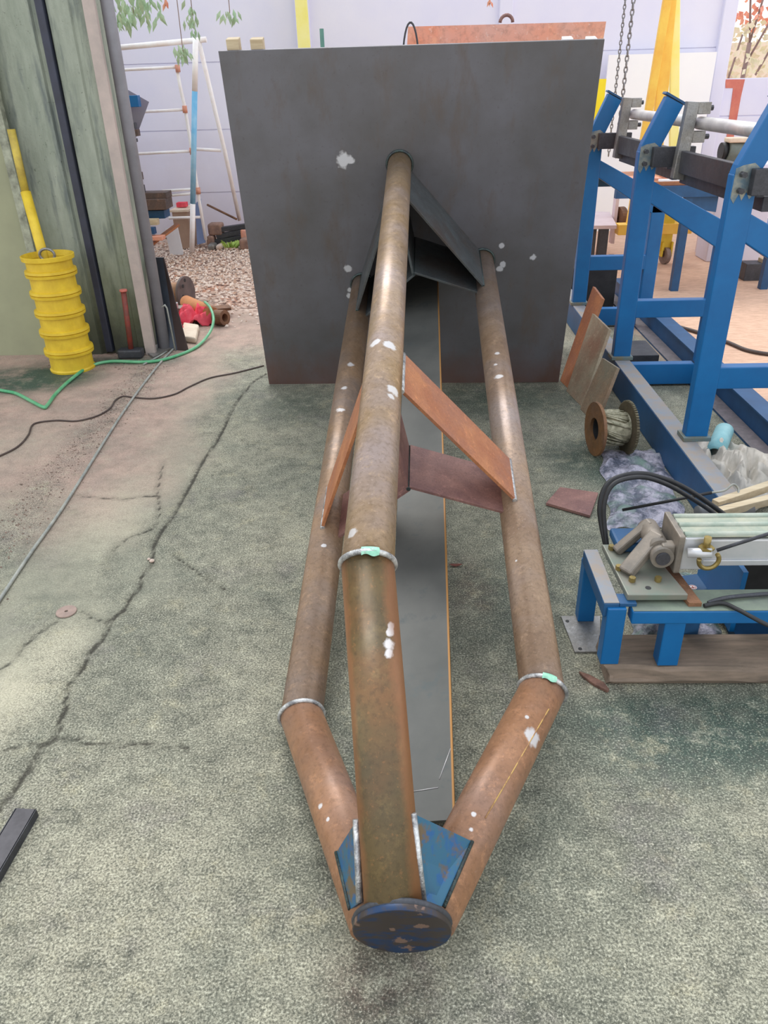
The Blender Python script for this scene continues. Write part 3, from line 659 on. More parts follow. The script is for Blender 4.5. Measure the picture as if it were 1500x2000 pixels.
# floor pieces
q = [G(1066, 988), G(1152, 1013), G(1168, 968), G(1093, 957)]
tag(MB().prism([p+V((0, 0, .003)) for p in q], (0, 0, .012)).build('steel_offcut', 'plank_mauve', bev=.001), 'mauve rusted rectangular offcut lying flat on the floor in front of the spool', 'offcut')
c = G(130, 1196); mb = MB(); mb.lathe([(.006, .001), (.033, .001), (.034, .003), (.033, .0055), (.006, .0055), (.006, .001)], c, n=40)
tag(mb.build('grinding_disc', simple('worn_disc', (170, 146, 134), (150, 130, 120), 30, .8), bev=0), 'worn round grinding disc with a centre hole lying on the cracked floor', 'disc')
b = thing('steel_channel', G(30, 1640), 'dark steel channel end lying on the floor at the bottom left', 'metal bar')
p, q2 = G(55, 1592), G(-70, 1805); dirc = (q2-p).normalized(); sdv = V((-dirc.y, dirc.x, 0))
MB().obox((p+q2)/2+V((0, 0, .020)), dirc*((p-q2).length/2), sdv*.025, V((0, 0, .003))).build('web', simple('dark_channel', (84, 82, 86), (70, 68, 72), 30, .5, .3), b)
for sg in (-1, 1): MB().obox((p+q2)/2+sdv*.025*sg+V((0, 0, .0115)), dirc*((p-q2).length/2), sdv*.002, V((0, 0, .0115))).build('flange', 'dark_steel', b)
for i, (x, y, r) in enumerate([(890, 1106, .012)]):
    c = G(x, y); tag(MB().grid(lambda u, v: c+V(((u-.5)*.05, (v-.5)*.018*math.sin(math.pi*u), .004+.010*abs(u-.5))), 6, 3).build('dead_leaf', simple('dead_leaf', (120, 66, 54), (96, 56, 48), 20, .8), solid=.001), 'small dry red leaf lying between the pipes', 'leaf')
c0, c1 = G(1130, 1315), G(1188, 1352)
mb = MB(); dv = (c1-c0); pv = V((-dv.y, dv.x, 0)).normalized()
mb.prism([c0, c0+dv*.3+pv*.012, c0+dv*.75+pv*.016, c1+pv*.004, c1-pv*.006, c0+dv*.6-pv*.012, c0+dv*.2-pv*.008], (0, 0, .010))
tag(mb.build('wood_splinter', simple('splinter', (132, 98, 84), (90, 66, 56), 30, .9), bev=.002), 'jagged reddish wood splinter in front of the timber beam', 'wood')
for (x, y), r_s in (((297, 1097), .009), ((291, 1093), .006)):
    tag(MB().lathe([(0, 0), (r_s, .001), (r_s*1.1, r_s*.6), (r_s*.5, r_s*1.1), (0, r_s*1.2)], G(x, y), n=7).build('concrete_chip', 'stone2'), 'pale concrete chip sitting in the floor crack' if r_s > .007 else 'smaller grey concrete chip beside the crack', 'stone')

# cables and hoses
def run(name, pix, r, mat_, label, cat):
    P_ = [G(p_[0], p_[1], p_[2] if len(p_) > 2 else r+.001) for p_ in pix]
    return tag(MB().tube(curve_pts(P_, 8), r, 8).build(name, mat_), label, cat)
run('garden_hose', [(-80, 745), (0, 762), (30, 768), (60, 783), (84, 795), (92, 792), (110, 768), (140, 740), (175, 716), (215, 706), (280, 707), (325, 701), (380, 680), (408, 652, .03), (417, 625, .09), (411, 602, .14), (400, 590, .15)], .010, 'green_hose', 'green garden hose winding past the ribbed bin to the gravel', 'hose')
run('steel_rod', [(-40, 1230), (0, 1170), (60, 1080), (130, 980), (240, 806), (310, 712), (352, 668)], .0065, 'grey_cable', 'long thin grey rod lying along the worn floor joint', 'rod')
run('black_cable', [(-40, 905), (0, 890), (35, 872), (55, 850), (62, 832), (75, 825), (110, 821), (150, 822), (190, 812), (215, 797), (225, 782), (240, 774), (262, 776), (300, 778), (340, 770), (370, 755), (410, 738), (460, 728), (515, 714)], .0045, 'cable', 'thin brown electric cable crossing the floor to the plate', 'cable')
run('floor_cable', [(1310, 634), (1360, 648), (1420, 668), (1460, 684), (1510, 692), (1560, 690)], .012, 'cable', 'dark cable on the tan yard floor behind the machine', 'cable')

# ------------------------------------------------------------------ scrap by the doorway
b = thing('flanged_pipe', V((-1.85, 6.2, 0)), 'rusty pipe with a bolt hole flange lying on the gravel edge', 'pipe')
p, q = V((-2.15, 6.35, .09)), V((-1.80, 6.25, .09)); dv = (q-p).normalized()
MB().cyl(p, q, .08, 24).build('pipe_body', simple('sandy_rust', (176, 130, 96), (190, 150, 118), 7, .8), b)
fl_ = MB().cyl(q-dv*.01, q+dv*.012, .135, 32).build('flange', simple('grey_flange', (112, 96, 92), (92, 80, 78), 10, .7), b)
hb = MB()
for i in range(8):
    a = i/8*6.283; hb.cyl(q+dv*.010+V((0, math.cos(a), math.sin(a)))*.105, q+dv*.0135+V((0, math.cos(a), math.sin(a)))*.105, .015, 12)
hb.build('bolt_holes', 'black', b)
p, q = G(364, 590, .07), G(416, 614, .07)
tag(MB().cyl(p, q, .052, 24).build('rusty_pipe_stub', simple('orange_rust_pipe', (206, 138, 84), (180, 116, 76), 7, .8)), 'orange rusty pipe stub lying in front of the flanged pipe', 'pipe')
p, q = G(432, 606, .06), G(400, 622, .05)
tag(MB().lathe([(.03, 0), (.055, .0), (.055, .09), (.03, .09), (.03, 0)], G(424, 634, .0)+V((0, 0, .055)), V((1, -.6, .1)), 24).build('pipe_socket', 'rust_dark'), 'short rusty socket at the end of the orange pipe stub', 'pipe')
tag(MB().prism([G(405, 603, .05), G(448, 600, .05), G(452, 606, .05), G(412, 610, .05)], (0, 0, .02)).build('flat_scrap_bar', 'rust_dark'), 'flat rusty bar poking out right of the scrap heap', 'metal bar')
def crumple(c, rx, ry, h, seed, name, mt, lab, cat, solid=.003, n=14):
    rg = np.random.default_rng(seed); ph = rg.uniform(0, 6.28, 8); fr = rg.uniform(4, 12, 8)
    def fn(u, v):
        x, y = (u-.5)*2, (v-.5)*2; rr = math.hypot(x, y); e = max(0, 1-rr**2*.55)
        z = h*e*(.5+.5*math.sin(fr[0]*x+ph[0]+2*math.sin(fr[1]*y+ph[1])))+h*.4*e*abs(math.sin(fr[2]*y+fr[3]*x+ph[2]))+.004
        k = 1+.18*math.sin(fr[4]*.6*math.atan2(y, x)+ph[4])
        return V(c)+V((x*rx*k, y*ry*k, max(z, .003)))
    return tag(MB().grid(fn, n, n, True).build(name, mt, solid=solid), lab, cat)
crumple(G(376, 631), .17, .12, .12, 1, 'red_rag', 'red_cloth', 'crumpled bright red rag on the scrap heap', 'rag')
crumple(G(352, 650), .05, .06, .05, 4, 'red_glove', 'red_cloth', 'smaller red glove like rag nearer the foam block', 'rag')
tag(MB().prism([G(353, 668, .0), G(384, 672, .0), G(390, 645, .0), G(360, 640, .0)], (0, 0, .045)).build('foam_block', 'foam', bev=.012), 'pale dusty foam block beside the green hose', 'block')
tag(MB().tube([G(342, 610, .04), G(385, 612, .04)], .02, 10).build('scrap_rod', 'cast'), 'pale grey pipe length beneath the red rag', 'pipe')
b = thing('pipe_elbow', G(345, 625), 'small grey bracket with two cups beside the dark angle iron', 'bracket')
MB().box(G(338, 628)+V((0, 0, 0)), G(338, 628)+V((.10, .10, .10))).build('bracket_body', 'cast', b, bev=.01)
MB().lathe([(.02, 0), (.03, 0), (.03, .04), (.02, .04), (.02, 0)], G(340, 628)+V((.02, 0, .10)), n=16).build('cup', 'aluminium', b)
run('tie_wire', [(280, 712), (320, 690), (340, 672), (352, 655), (350, 640)], .006, 'grey_cable', 'pale tie wire running from the rod to the foam block', 'wire')

# ------------------------------------------------------------------ background wall
wy = 9.5
wb = MB(); zj = [0, .49, 1.14, 1.79, 2.44, 3.2]
def wallrun(x0, x1, zmax=3.2):
    for a_, b_3 in zip(zj, zj[1:]):
        if a_ < zmax: wb.box((x0, wy, a_+.006), (x1, wy+.08, min(b_3, zmax)-.006))
    wb.box((x0, wy+.012, 0), (x1, wy+.07, min(zmax, 3.2)))
wallrun(-8, 3.40); wallrun(3.4, 4.3, 1.50); wallrun(4.3, 9)
o = struct(wb.build('wall_back', 'wall'))
for i, x in enumerate((-3.2, -1.06, 1.06, 3.36, 4.10)):
    struct(MB().box((x-.07, wy-.06, 0), (x+.07, wy+.12, 3.2)).build('trim_%d' % (i+2), 'wall', bev=.01))
a_ = [YP(1417, 155, wy-.005), YP(1455, 155, wy-.005), YP(1447, 190, wy-.005), YP(1432, 275, wy-.005), YP(1418, 275, wy-.005), YP(1432, 172, wy-.005), YP(1417, 172, wy-.005)]
tag(MB().prism(a_, (0, .004, 0)).build('painted_number', 'red_marking'), 'faded red painted number one on the far wall', 'wall marking')
tag(MB().box((2.13, 9.30, 0), (3.24, 9.33, 1.745)).build('blank_board', 'white_board'), 'tall blank white panel standing against the far wall', 'panel')

# pipe racks in front of the wall
b = thing('pipe_trestle', V((-2.3, 8.5, 0)), 'white pipe trestle with a light blue front leg by the far wall', 'trestle')
MB().cyl(YP(150, 101, 8.5), YP(403, 77, 8.5), .024).build('top_rail', 'white_pipe', b)
p = YP(382, 78, 8.45); q = YP(375, 492, 8.45); md = p+(q-p)*.22; md2 = p+(q-p)*.75
MB().cyl(p, md, .027).build('leg_top', 'white_pipe', b); MB().cyl(md, md2, .027).build('leg', 'blue_pipe', b); MB().cyl(md2, q, .027).build('leg_foot', 'white_pipe', b)
p = YP(388, 80, 8.5); q = YP(440, 300, 8.9); q2 = YP(468, 430, 9.1)
MB().tube([p, q, q2], .022).build('leg', 'white_pipe', b)
MB().cyl(YP(378, 291, 8.9), YP(432, 294, 8.9), .016).build('rung', 'white_pipe', b)
b = thing('pipe_ladder_frame', V((-2.4, 8.7, 0)), 'white pipe ladder frame with rusty joints behind the trestle', 'ladder')
sr = [YP(345, 131, 8.7), YP(352, 170, 8.7), YP(362, 215, 8.7), YP(374, 290, 8.7), YP(388, 385, 8.7), YP(402, 468, 8.7)]
MB().tube(sr, .017).build('side_rail', 'white_pipe', b)
for (x0, y0), (x1, y1) in (((195, 139), (346, 131)), ((265, 219), (362, 214)), ((238, 302), (375, 295)), ((318, 373), (386, 369)), ((330, 382), (386, 377)), ((330, 426), (392, 424))):
    MB().cyl(YP(x0, y0, 8.7), YP(x1, y1, 8.7), .014).build('rung', 'white_pipe', b)
for x, y in ((347, 133), (361, 213), (375, 295), (387, 372)):
    c = YP(x, y, 8.69); MB().cyl(c-V((0, 0, .035)), c+V((0, 0, .03)), .024, 10).build('joint', 'orange_rust', b)
tag(MB().tube([YP(405, 400, 9.2), YP(462, 428, 9.0)], .012).build('leaning_rod', 'rust_dark'), 'short rusty rod slanting low in front of the far wall', 'rod')
# stock rack behind the pillar
tag(MB().prism([YP(205, 150, 8.3), YP(291, 199, 8.3), YP(254, 300, 8.3), YP(205, 300, 8.3)], (0, .006, 0)).build('grey_sheet', 'purple_sheet'), 'grey sheet metal with a pointed corner sticking out behind the pillar', 'sheet metal')
rk = thing('stock_rack', V((-3.0, 8.3, 0)), 'steel stock rack mostly hidden behind the concrete pillar', 'rack')
MB().box((-3.10, 8.25, 0), (-3.04, 8.32, 2.3)).build('rack_post', 'brown_steel', rk); MB().box((-3.4, 8.25, 0), (-3.34, 8.32, 2.3)).build('rack_post', 'brown_steel', rk)
for z in (.3, .85, 1.15, 1.36, 2.0): MB().box((-3.45, 8.20, z-.03), (-2.9, 8.34, z)).build('rack_arm', 'brown_steel', rk)
def stock(x0, y0, x1, y1, Y, mt, lab, dz=.0, dep=.08):
    a_ = YP(x0, y1, Y); c_ = YP(x1, y0, Y)
    o = MB(); L0 = V((a_.x, Y, a_.z)); zt = YP(x1, y0, Y).z; zb = YP(x1, y1, Y).z; xr = c_.x
    o.box((min(xr-.25, -2.85), Y, zb), (xr, Y+dep, zt))
    MB().box((-3.45, Y-.02, zb-.03), (-2.86, Y+dep+.02, zb)).build('rack_arm', 'brown_steel', rk)
    hol = o.build('steel_stock', mt, bev=.004)
    return tag(hol, lab, 'steel stock', 'steel stock ends on the rack')
stock(232, 186, 268, 209, 8.15, 'blue', 'bright blue square tube end poking out in front of the grey sheet')
stock(240, 240, 262, 251, 8.15, 'dark_steel', 'dark tube end just below the blue tube end')
stock(240, 253, 268, 266, 8.15, 'brown_steel', 'rough brown steel end below the blue tube')
stock(240, 271, 264, 278, 8.15, 'dark_steel', 'thin dark flat bar end on the rack near the sheet corner')
stock(196, 32, 217, 43, 8.15, 'dark_steel', 'small dark steel end topmost behind the grey post')
stock(196, 50, 222, 60, 8.15, 'panel_blue', 'violet blue tube end near the picture top')
stock(196, 62, 220, 72, 8.15, 'dark_steel', 'grey brown tube end second below the violet one')
stock(250, 337, 274, 352, 8.0, 'brown_steel', 'upper squat brown steel end above the big brown box beam')
stock(250, 362, 278, 380, 8.0, 'dark_steel', 'dark round shouldered steel end above the big brown box beam')
stock(260, 376, 324, 388, 8.0, 'brown_steel', 'light brown plate lying on top of the big box beam', dep=.2)
stock(260, 389, 322, 410, 7.95, 'brown_steel', 'big brown box beam end low on the rack', dep=.25)
stock(260, 411, 320, 427, 8.0, 'dark_blue', 'dark teal steel beam under the big brown box beam', dep=.2)
stock(270, 428, 306, 440, 7.9, 'pale_wood', 'pale flat bar pair below the teal beam')
stock(270, 445, 300, 458, 7.85, 'dark_blue', 'short teal block near the ground behind the grey post')
stock(270, 462, 316, 470, 7.8, 'orange_rust', 'orange painted channel end lowest of the rack', dep=.12)
sb1, sb2 = YP(348, 438, 8.1), YP(302, 472, 7.95); sb0 = sb2+(sb2-sb1)*((sb2.z-.01)/(sb1.z-sb2.z))
tag(MB().bar(sb1, sb0, .09, .02).build('slanted_board', 'plank_rust'), 'thin orange edged board sloping down to the gravel', 'board')
p = YP(372, 478, 8.7)
b = thing('cardboard_box', V((-2.45, 8.75, 0)), 'brown cardboard box behind the white trestle leg', 'box')
q = YP(334, 415, 8.72)
MB().box((q.x, 8.75, 0), (p.x+.0, 9.1, q.z)).build('carton', 'cardboard', b, bev=.004)
MB().box((q.x-.02, 8.73, q.z), (p.x+.02, 9.12, q.z+.02)).build('lid', 'foam', b)
q = [YP(322, 447, 8.4), YP(346, 440, 8.4), YP(356, 478, 8.4), YP(330, 482, 8.4)]; q[2].z = q[3].z = 0
tag(MB().prism(q, (0, .01, 0)).build('white_card', 'paper'), 'white card sheet leaning against the cardboard box', 'sheet')
tag(MB().box(YP(345, 405, 8.9), YP(362, 396, 8.9)+V((0, .1, 0))).build('red_tin', 'red_cloth'), 'small red tin on top of the cardboard box', 'tin')
q = [YP(381, 398, 8.75), YP(392, 388, 8.75), YP(401, 474, 8.75), YP(385, 478, 8.75)]
tag(MB().prism(q, (0, .02, 0)).build('blue_board', 'panel_blue'), 'narrow faded blue board leaning behind the trestle leg', 'board')
# rubble right of trestle
rub = [((404, 438), (434, 460), 8.8, 'brick', 'mottled brown concrete block on the rubble pile'), ((402, 462), (418, 482), 8.75, 'brick', 'broken brick at the left foot of the pile'),
       ((404, 478), (420, 492), 8.6, 'grey_steel', 'grey stone lump in front of the rubble pile'), ((420, 480), (432, 490), 8.6, 'stone2', 'small white stone by the rubble pile'),
       ((468, 448), (486, 468), 8.8, 'orange_rust', 'reddish block at the right of the dark beams'), ((466, 468), (488, 488), 8.6, 'brick', 'lower brick next to the end plate edge')]
for (a, b2, Y, mt, lab) in rub:
    l_, r2 = YP(a[0], a[1], Y), YP(b2[0], b2[1], Y); zb = max(0, r2.z)
    if b2[1] > 475: zb = 0
    tag(MB().box((l_.x, Y, zb), (r2.x, Y+.16, l_.z)).build('rubble_block', mt, bev=.02), lab, 'rubble', 'rubble by the far wall')
for i, (a, b2) in enumerate((((424, 462), (482, 450)), ((420, 472), (482, 462)), ((432, 448), (482, 441)))):
    tag(MB().bar(YP(*a, 8.85), YP(*b2, 8.85), .08, .05).build('dark_beam', 'dark_steel', bev=.004), ('middle', 'lowest', 'topmost')[i]+' dark beam lying across the rubble pile', 'beam', 'beams on the rubble pile')
tag(MB().tube([V((-1.60+.0, 8.9, .0)), V((-1.60, 8.9, .24))], .03, 8).build('rubble_prop', 'brick'), 'stub holding the dark beams up behind the plate edge', 'rubble')
# weeds
def tuft(c, n, h, name, lab, mt):
    mb = MB()
    for i in range(n):
        a = random.uniform(0, 6.28); d_ = V((math.cos(a), math.sin(a), 0)); w_2 = V((-d_.y, d_.x, 0))*.012; L2 = h*random.uniform(.6, 1.2)
        b0 = V(c)+d_*random.uniform(0, .08)
        mb.add([b0-w_2, b0+w_2, b0+d_*L2*.5+V((0, 0, L2))+w_2, b0+d_*L2*.9+V((0, 0, L2*.9))], [(0, 1, 2, 3)])
    return tag(mb.build(name, mt), lab, 'plant')
tuft(G(452, 484)+V((0, 0, 0)), 40, .07, 'weed_tuft', 'small bright green weed growing under the dark beams', simple('weed', (196, 220, 120), (170, 200, 100), 9, .7))

# gravel stones (one uncountable scatter)
mb = MB()
for i in range(5200):
    x, y = random.uniform(-2.8, -.75), 5.5+random.random()**.8*3.6
    if random.random() > (y-5.4)/1.0: continue
    s_ = random.uniform(.007, .020); q = [V((random.uniform(-1, 1), random.uniform(-1, 1), random.uniform(-.5, .5))).normalized()*s_ for _ in range(6)]
    a = random.uniform(0, 3); ca, sa_ = math.cos(a)*s_, math.sin(a)*s_; z = .002
    vv = [(x+ca, y+sa_, z), (x-sa_*.8, y+ca*.8, z), (x-ca, y-sa_, z), (x+sa_*.7, y-ca*.7, z), (x+ca*.3, y+sa_*.3, z+s_*.8), (x-ca*.3, y, z+s_*.7)]
    mb.add(vv, [(0, 1, 4), (1, 5, 4), (1, 2, 5), (2, 3, 5), (3, 4, 5), (3, 0, 4)])
gs = NT('gravel_mix'); gi = gs.n('ShaderNodeNewGeometry').outputs['Random Per Island']
gm = gs.fin(gs.mix(gi, srgb((184, 146, 122)), srgb((242, 226, 212))), .95)
tag(mb.build('gravel', gm, origin=(-1.8, 7, 0)), 'loose tan and pale gravel covering the yard outside the doorway', 'gravel', kind='stuff')
mb = MB()
for i in range(900):
    if i % 3 == 0: x, y = random.uniform(-2.35, -1.6), random.uniform(4.6, 4.93)
    else:
        y = random.uniform(1.9, 4.7); x = float(np.interp(y, [p_[1] for p_ in rough_band][::-1], [p_[0] for p_ in rough_band][::-1]))+random.gauss(0, .06)
    s_ = random.uniform(.002, .006)
    vv = [(x+s_, y, 0), (x, y+s_, 0), (x-s_, y, 0), (x, y-s_*.8, 0), (x, y, s_)]
    mb.add(vv, [(0, 1, 4), (1, 2, 4), (2, 3, 4), (3, 0, 4)])
tag(mb.build('floor_grit', simple('grit', (150, 126, 112), (96, 84, 74), 60, .95), origin=(-1.9, 4, 0)), 'loose grit and flakes along the worn floor joint and pillar foot', 'grit', kind='stuff')

# ------------------------------------------------------------------ yellow gantry, chains, posts
ga = thing('yellow_gantry', V((2.3, 7.5, 0)), 'yellow steel A frame gantry on castors behind the blue machine', 'gantry')
top = V((2.32, 7.5, 2.9))
def legbar(p, q, w, m_, nm_='leg'): return MB().bar(p, q, w, .05, up=(0, 1, 0)).build(nm_, m_, ga, bev=.004)
p = YP(1258, 270, 7.5); q = YP(1303, 0, 7.5); e_ = q-p; legbar(p+e_*(-(p.z-.28)/e_.z), q+e_*.5, .065, 'orange_yellow')
p = YP(1288, 230, 7.55); q = YP(1308, 0, 7.55); e_ = q-p; legbar(p-e_*.3, q+e_*.5, .10, 'orange_yellow')
p = YP(1316, 280, 7.6); q = YP(1318, 0, 7.6); e_ = q-p; legbar(p+e_*(-(p.z-.3)/e_.z), q+e_*.5, .075, 'pale_yellow')
MB().box((1.95, 7.42, .27), (2.62, 7.56, .36)).build('foot_beam', 'orange_yellow', ga, bev=.004)
f1, f2 = YP(1293, 430, 7.5), YP(1310, 490, 7.5)
MB().box((f1.x, 7.45, .12), (f2.x-.02, 7.53, .55)).build('castor_post', 'yellow', ga)
def castor(c, r, par):
    w_3 = MB().lathe([(.01, -.02), (r, -.02), (r, .02), (.01, .02)], c, (1, .25, 0), 24).build('castor_wheel', simple('castor_rubber%d' % int(c.x*100), (150, 128, 118), (120, 104, 98), 9, .7), par)
castor(V((2.42, 7.46, .075)), .075, ga); 
MB().box((2.37, 7.42, .07), (2.385, 7.5, .2)).build('castor_fork', 'yellow', ga); MB().box((2.455, 7.42, .07), (2.47, 7.5, .2)).build('castor_fork', 'yellow', ga)
tag(MB().box((YP(1177, 155, 7.).x-.04, 7.0, 0), (YP(1177, 155, 7.).x+.03, 7.06, 1.53)).build('yellow_bollard', simple('vivid_yellow', (250, 230, 20), (240, 214, 20), 3, .5)), 'bright yellow post just right of the boom plate', 'post')
p = YP(598, 90, 9.1)
tag(MB().prism([(p.x-.07, 9.1, 0), (p.x+.07, 9.1, 0), (p.x+.02, 9.1, 2.9), (p.x-.09, 9.1, 2.9)], (0, .08, 0)).build('yellow_mast', 'pale_yellow'), 'pale yellow mast rising behind the plate near the wall post', 'post')
p = YP(628, 56, 8.5)
tag(MB().cyl((p.x, 8.5, 0), (p.x, 8.5, p.z), .02, 12).build('green_stake', simple('green_paint', (76, 120, 108), (90, 134, 120), 4, .6)), 'short dark green stake tip above the plate edge', 'post')
M['chain'] = simple('chain_grey', (150, 148, 150), (120, 118, 120), 9, .5, .3)
def chain(p, q, w, name, lab):
    mb = MB(); d = (q-p); n = int(d.length/(w*2.3)); d.normalize(); s1 = d.cross(V((0, 1, 0))).normalized(); s2 = d.cross(s1)
    for i in range(n):
        c = p+d*(i+.5)*w*2.3; u = s1 if i % 2 else s2
        mb.tube([c+d*math.cos(a)*w*1.5+u*math.sin(a)*w*.75 for a in np.linspace(0, 6.283, 9)[:-1]], w*.34, 5, closed=True)
    return tag(mb.build(name, 'chain'), lab, 'chain')
p = YP(1201.5, 183, 7.2); chain(V((p.x, 7.2, 2.9)), V((p.x, 7.2, 0.95)), .013, 'thin_hoist_chain', 'thin hoist chain hanging left of the thicker chain')
p = YP(1216.5, 186, 7.2); chain(V((p.x, 7.2, 2.9)), V((p.x, 7.2, .93)), .017, 'hoist_chain', 'thick hoist chain hanging in front of the white panel')

# ------------------------------------------------------------------ yard work table, motor, trolley
b = thing('yard_work_table', V((2.4, 6.7, 0)), 'dark blue steel work table with boards on top behind the machine', 'table')
MB().box((1.62, 6.4, .80), (2.95, 7.2, .83)).build('board_top', 'plank_rust', b, bev=.003)
MB().box((1.62, 6.36, .72), (2.95, 6.42, .80)).build('front_rail', 'dark_blue', b)
MB().box((1.62, 7.14, .72), (2.95, 7.2, .80)).build('rear_rail', 'dark_blue', b)
for x, y in ((2.16, 6.38), (2.16, 7.14), (2.88, 6.38), (2.88, 7.14)): MB().box((x, y, 0), (x+.06, y+.06, .73)).build('leg', 'dark_blue', b)
MB().bar((2.02, 6.41, .72), (2.17, 6.41, .55), .04, .04).build('knee_brace', 'dark_steel', b)
MB().prism([(2.16, 6.40, .72), (2.42, 6.40, .72), (2.42, 6.40, .60), (2.30, 6.40, .62)], (0, .03, 0)).build('gusset', 'dark_blue', b)
for i, (x0, y0, z0, x1, y1, z1, mt, lab) in enumerate([(2.05, 6.45, .831, 2.25, 6.75, .93, 'orange_rust', 'tan carton stack on the work table near the clamp'), (2.05, 6.45, .831, 2.4, 6.55, .845, 'white_board', 'white strip lying along the work table front'), (1.75, 6.5, .831, 2.0, 6.7, .845, 'orange_rust', 'orange board on the left end of the work table')]):
    if i == 1: y0, y1, x0, x1 = 6.405, 6.44, 1.95, 2.5
    tag(MB().box((x0, y0, z0), (x1, y1, z1)).build(('carton', 'white_strip', 'orange_board')[i], mt), lab, ('box', 'strip', 'board')[i])
mo = thing('electric_motor', V((2.9, 7.5, .83)), 'grey electric motor with a tan cover standing behind the silver shaft', 'motor')
c1, c2 = YP(1418, 296, 7.6), YP(1462, 300, 7.6)
MB().cyl(c1, c2, .10, 24).build('motor_body', simple('motor_grey', (120, 126, 118), (96, 104, 98), 8, .5), mo)
MB().cyl(c1-V((.05, 0, 0)), c1, .075, 20).build('motor_end_bell', 'black', mo)
MB().obox((c1+c2)/2+V((0, -.02, .105)), V((.12, 0, 0)), V((0, .07, 0)), V((0, 0, .02))).build('motor_cover', 'foam', mo, bev=.01)
sh = MB().box((c1.x-.05, 7.5, 0), (c2.x+.25, 7.8, c1.z-.10)).build('motor_stand', 'wall', bev=.01); tag(sh, 'pale block plinth carrying the grey motor', 'plinth')
fa = thing('drum_fan', V((3.0, 8.0, 0)), 'round grilled fan with a pinkish rim low behind the work table', 'fan')
fc_ = YP(1396, 392, 7.9)
MB().lathe([(.12, -.05), (.14, -.05), (.14, .06), (.12, .06), (.12, -.05)], fc_, (-.35, -1, 0), 32).build('fan_rim', 'pink_plastic', fa)
gr = MB(); fu = V((1, -.35, 0)).normalized(); fw = V((0, 0, 1))
for i in range(9):
    o_ = -.10+i*.025; h_ = math.sqrt(max(.118**2-o_*o_, .0001)); base = fc_+V((-.35, -1, 0)).normalized()*.05
    gr.tube([base+fu*o_-fw*h_, base+fu*o_+fw*h_], .004, 5); gr.tube([base+fw*o_-fu*h_, base+fw*o_+fu*h_], .004, 5)
gr.build('fan_grille', 'pale_wood', fa); MB().cyl(fc_, fc_+V((.35, 1, 0)).normalized()*.03, .118, 24).build('fan_backing', 'black', fa)
MB().box((fc_.x-.08, 7.85, 0), (fc_.x+.08, 7.98, fc_.z-.13)).build('fan_foot', 'pink_plastic', fa)
tr = thing('trolley', V((2.1, 8.2, 0)), 'pinkish topped trolley with a castor seen under the first blue brace', 'trolley')
q = [G(1120, 448, .33), G(1204, 447, .33), G(1190, 420, .33), G(1130, 418, .33)]
MB().prism(q, (0, 0, .03)).build('trolley_top', 'pink_plastic', tr)
for x, y in ((1158, 446), (1182, 446)): c = G(x, y, .33); MB().box((c.x-.04, c.y+.01, 0), (c.x+.04, c.y+.09, .33)).build('trolley_post', 'dark_steel', tr)
c = YP(1211, 425, 7.9); MB().lathe([(.02, -.03), (.10, -.03), (.10, .03), (.02, .03)], V((c.x, 7.9, max(c.z, .10))), (1, .3, 0), 24).build('castor_wheel', 'rust_dark', tr)
MB().box((c.x-.07, 7.85, .12), (c.x-.04, 7.95, .62)).build('castor_arm', 'pink_plastic', tr)
MB().box((c.x-.08, 7.80, .0), (c.x-.03, 7.85, .02)).build('castor_stop', 'dark_steel', tr)
p = G(1452, 549); tag(MB().box((p.x, p.y, 0), (p.x+.17, p.y+.15, .14)).build('steel_box', 'dark_steel', bev=.004), 'dark steel box on the tan yard floor beyond the last post', 'box')
p = G(1484, 548); tag(MB().box((p.x, p.y, 0), (p.x+.12, p.y+.12, .17)).build('wooden_crate', 'pale_wood', bev=.004), 'pale wooden crate beside the dark steel box', 'crate')
p = YP(1497, 405, 7.9); tag(MB().tube([p+V((math.cos(a)*.13, 0, math.sin(a)*.14)) for a in np.linspace(0, 6.283, 28)[:-1]], .022, 8, closed=True).build('blue_hose_ring', 'panel_blue'), 'faded blue ring of hose at the right edge of the picture', 'hose')
tag(MB().box((p.x-.05, 7.95, 0), (p.x+.6, 8.3, p.z-.16)).build('tool_cabinet', 'brown_steel', bev=.005), 'brown cabinet under the blue hose ring', 'cabinet')
tag(MB().box((1.25, 5.9, 0), (1.58, 6.15, .30)).build('black_crate', 'black', bev=.004), 'black crate behind the leaning rusty bar under the frame', 'crate')
tag(MB().box((1.27, 4.45, 0.0), (1.50, 4.75, .09)).build('dark_steel_block', 'dark_steel', bev=.004), 'dark steel block stack inside the frame behind the second post', 'steel block')

# ------------------------------------------------------------------ low bench with pneumatic cylinder
tm = thing('timber_beam', V((.9, 1.78, 0)), 'thick weathered timber beam lying under the small blue stand', 'timber')
def tfn(u, v):
    x = .565+u*1.3
    prof_ = [(1.700, .002), (1.690, .02), (1.696, .05), (1.705, .060), (1.78, .062), (1.855, .056), (1.86, .0)]
    k = v*6; i = min(int(k), 5); f = k-i; y = prof_[i][0]*(1-f)+prof_[i+1][0]*f; z = prof_[i][1]*(1-f)+prof_[i+1][1]*f
    if 1 <= v*6 <= 3.2: z -= .009*max(0, math.sin(u*23))*(x > .7); y += .012*max(0, math.sin(u*17+1))
    return V((x+.01*math.sin(v*9), y, z))
mb = MB(); mb.grid(tfn, 60, 18, False); mb.prism([tfn(0, v/9) for v in range(10)], (.01, 0, 0)); mb.build('beam_body', 'wood', tm)
bn = thing('cylinder_stand', V((.75, 1.85, 0)), 'small blue welded stand carrying a dusty pneumatic cylinder at the right', 'machine stand')
zt = .270
MB().box((.535, 1.722, zt-.045), (.578, 2.0, zt)).build('side_beam', 'dark_blue', bn, bev=.003)
MB().box((.536, 1.724, zt), (.577, 1.999, zt+.0015)).build('dusty_side_top', 'dusty', bn)
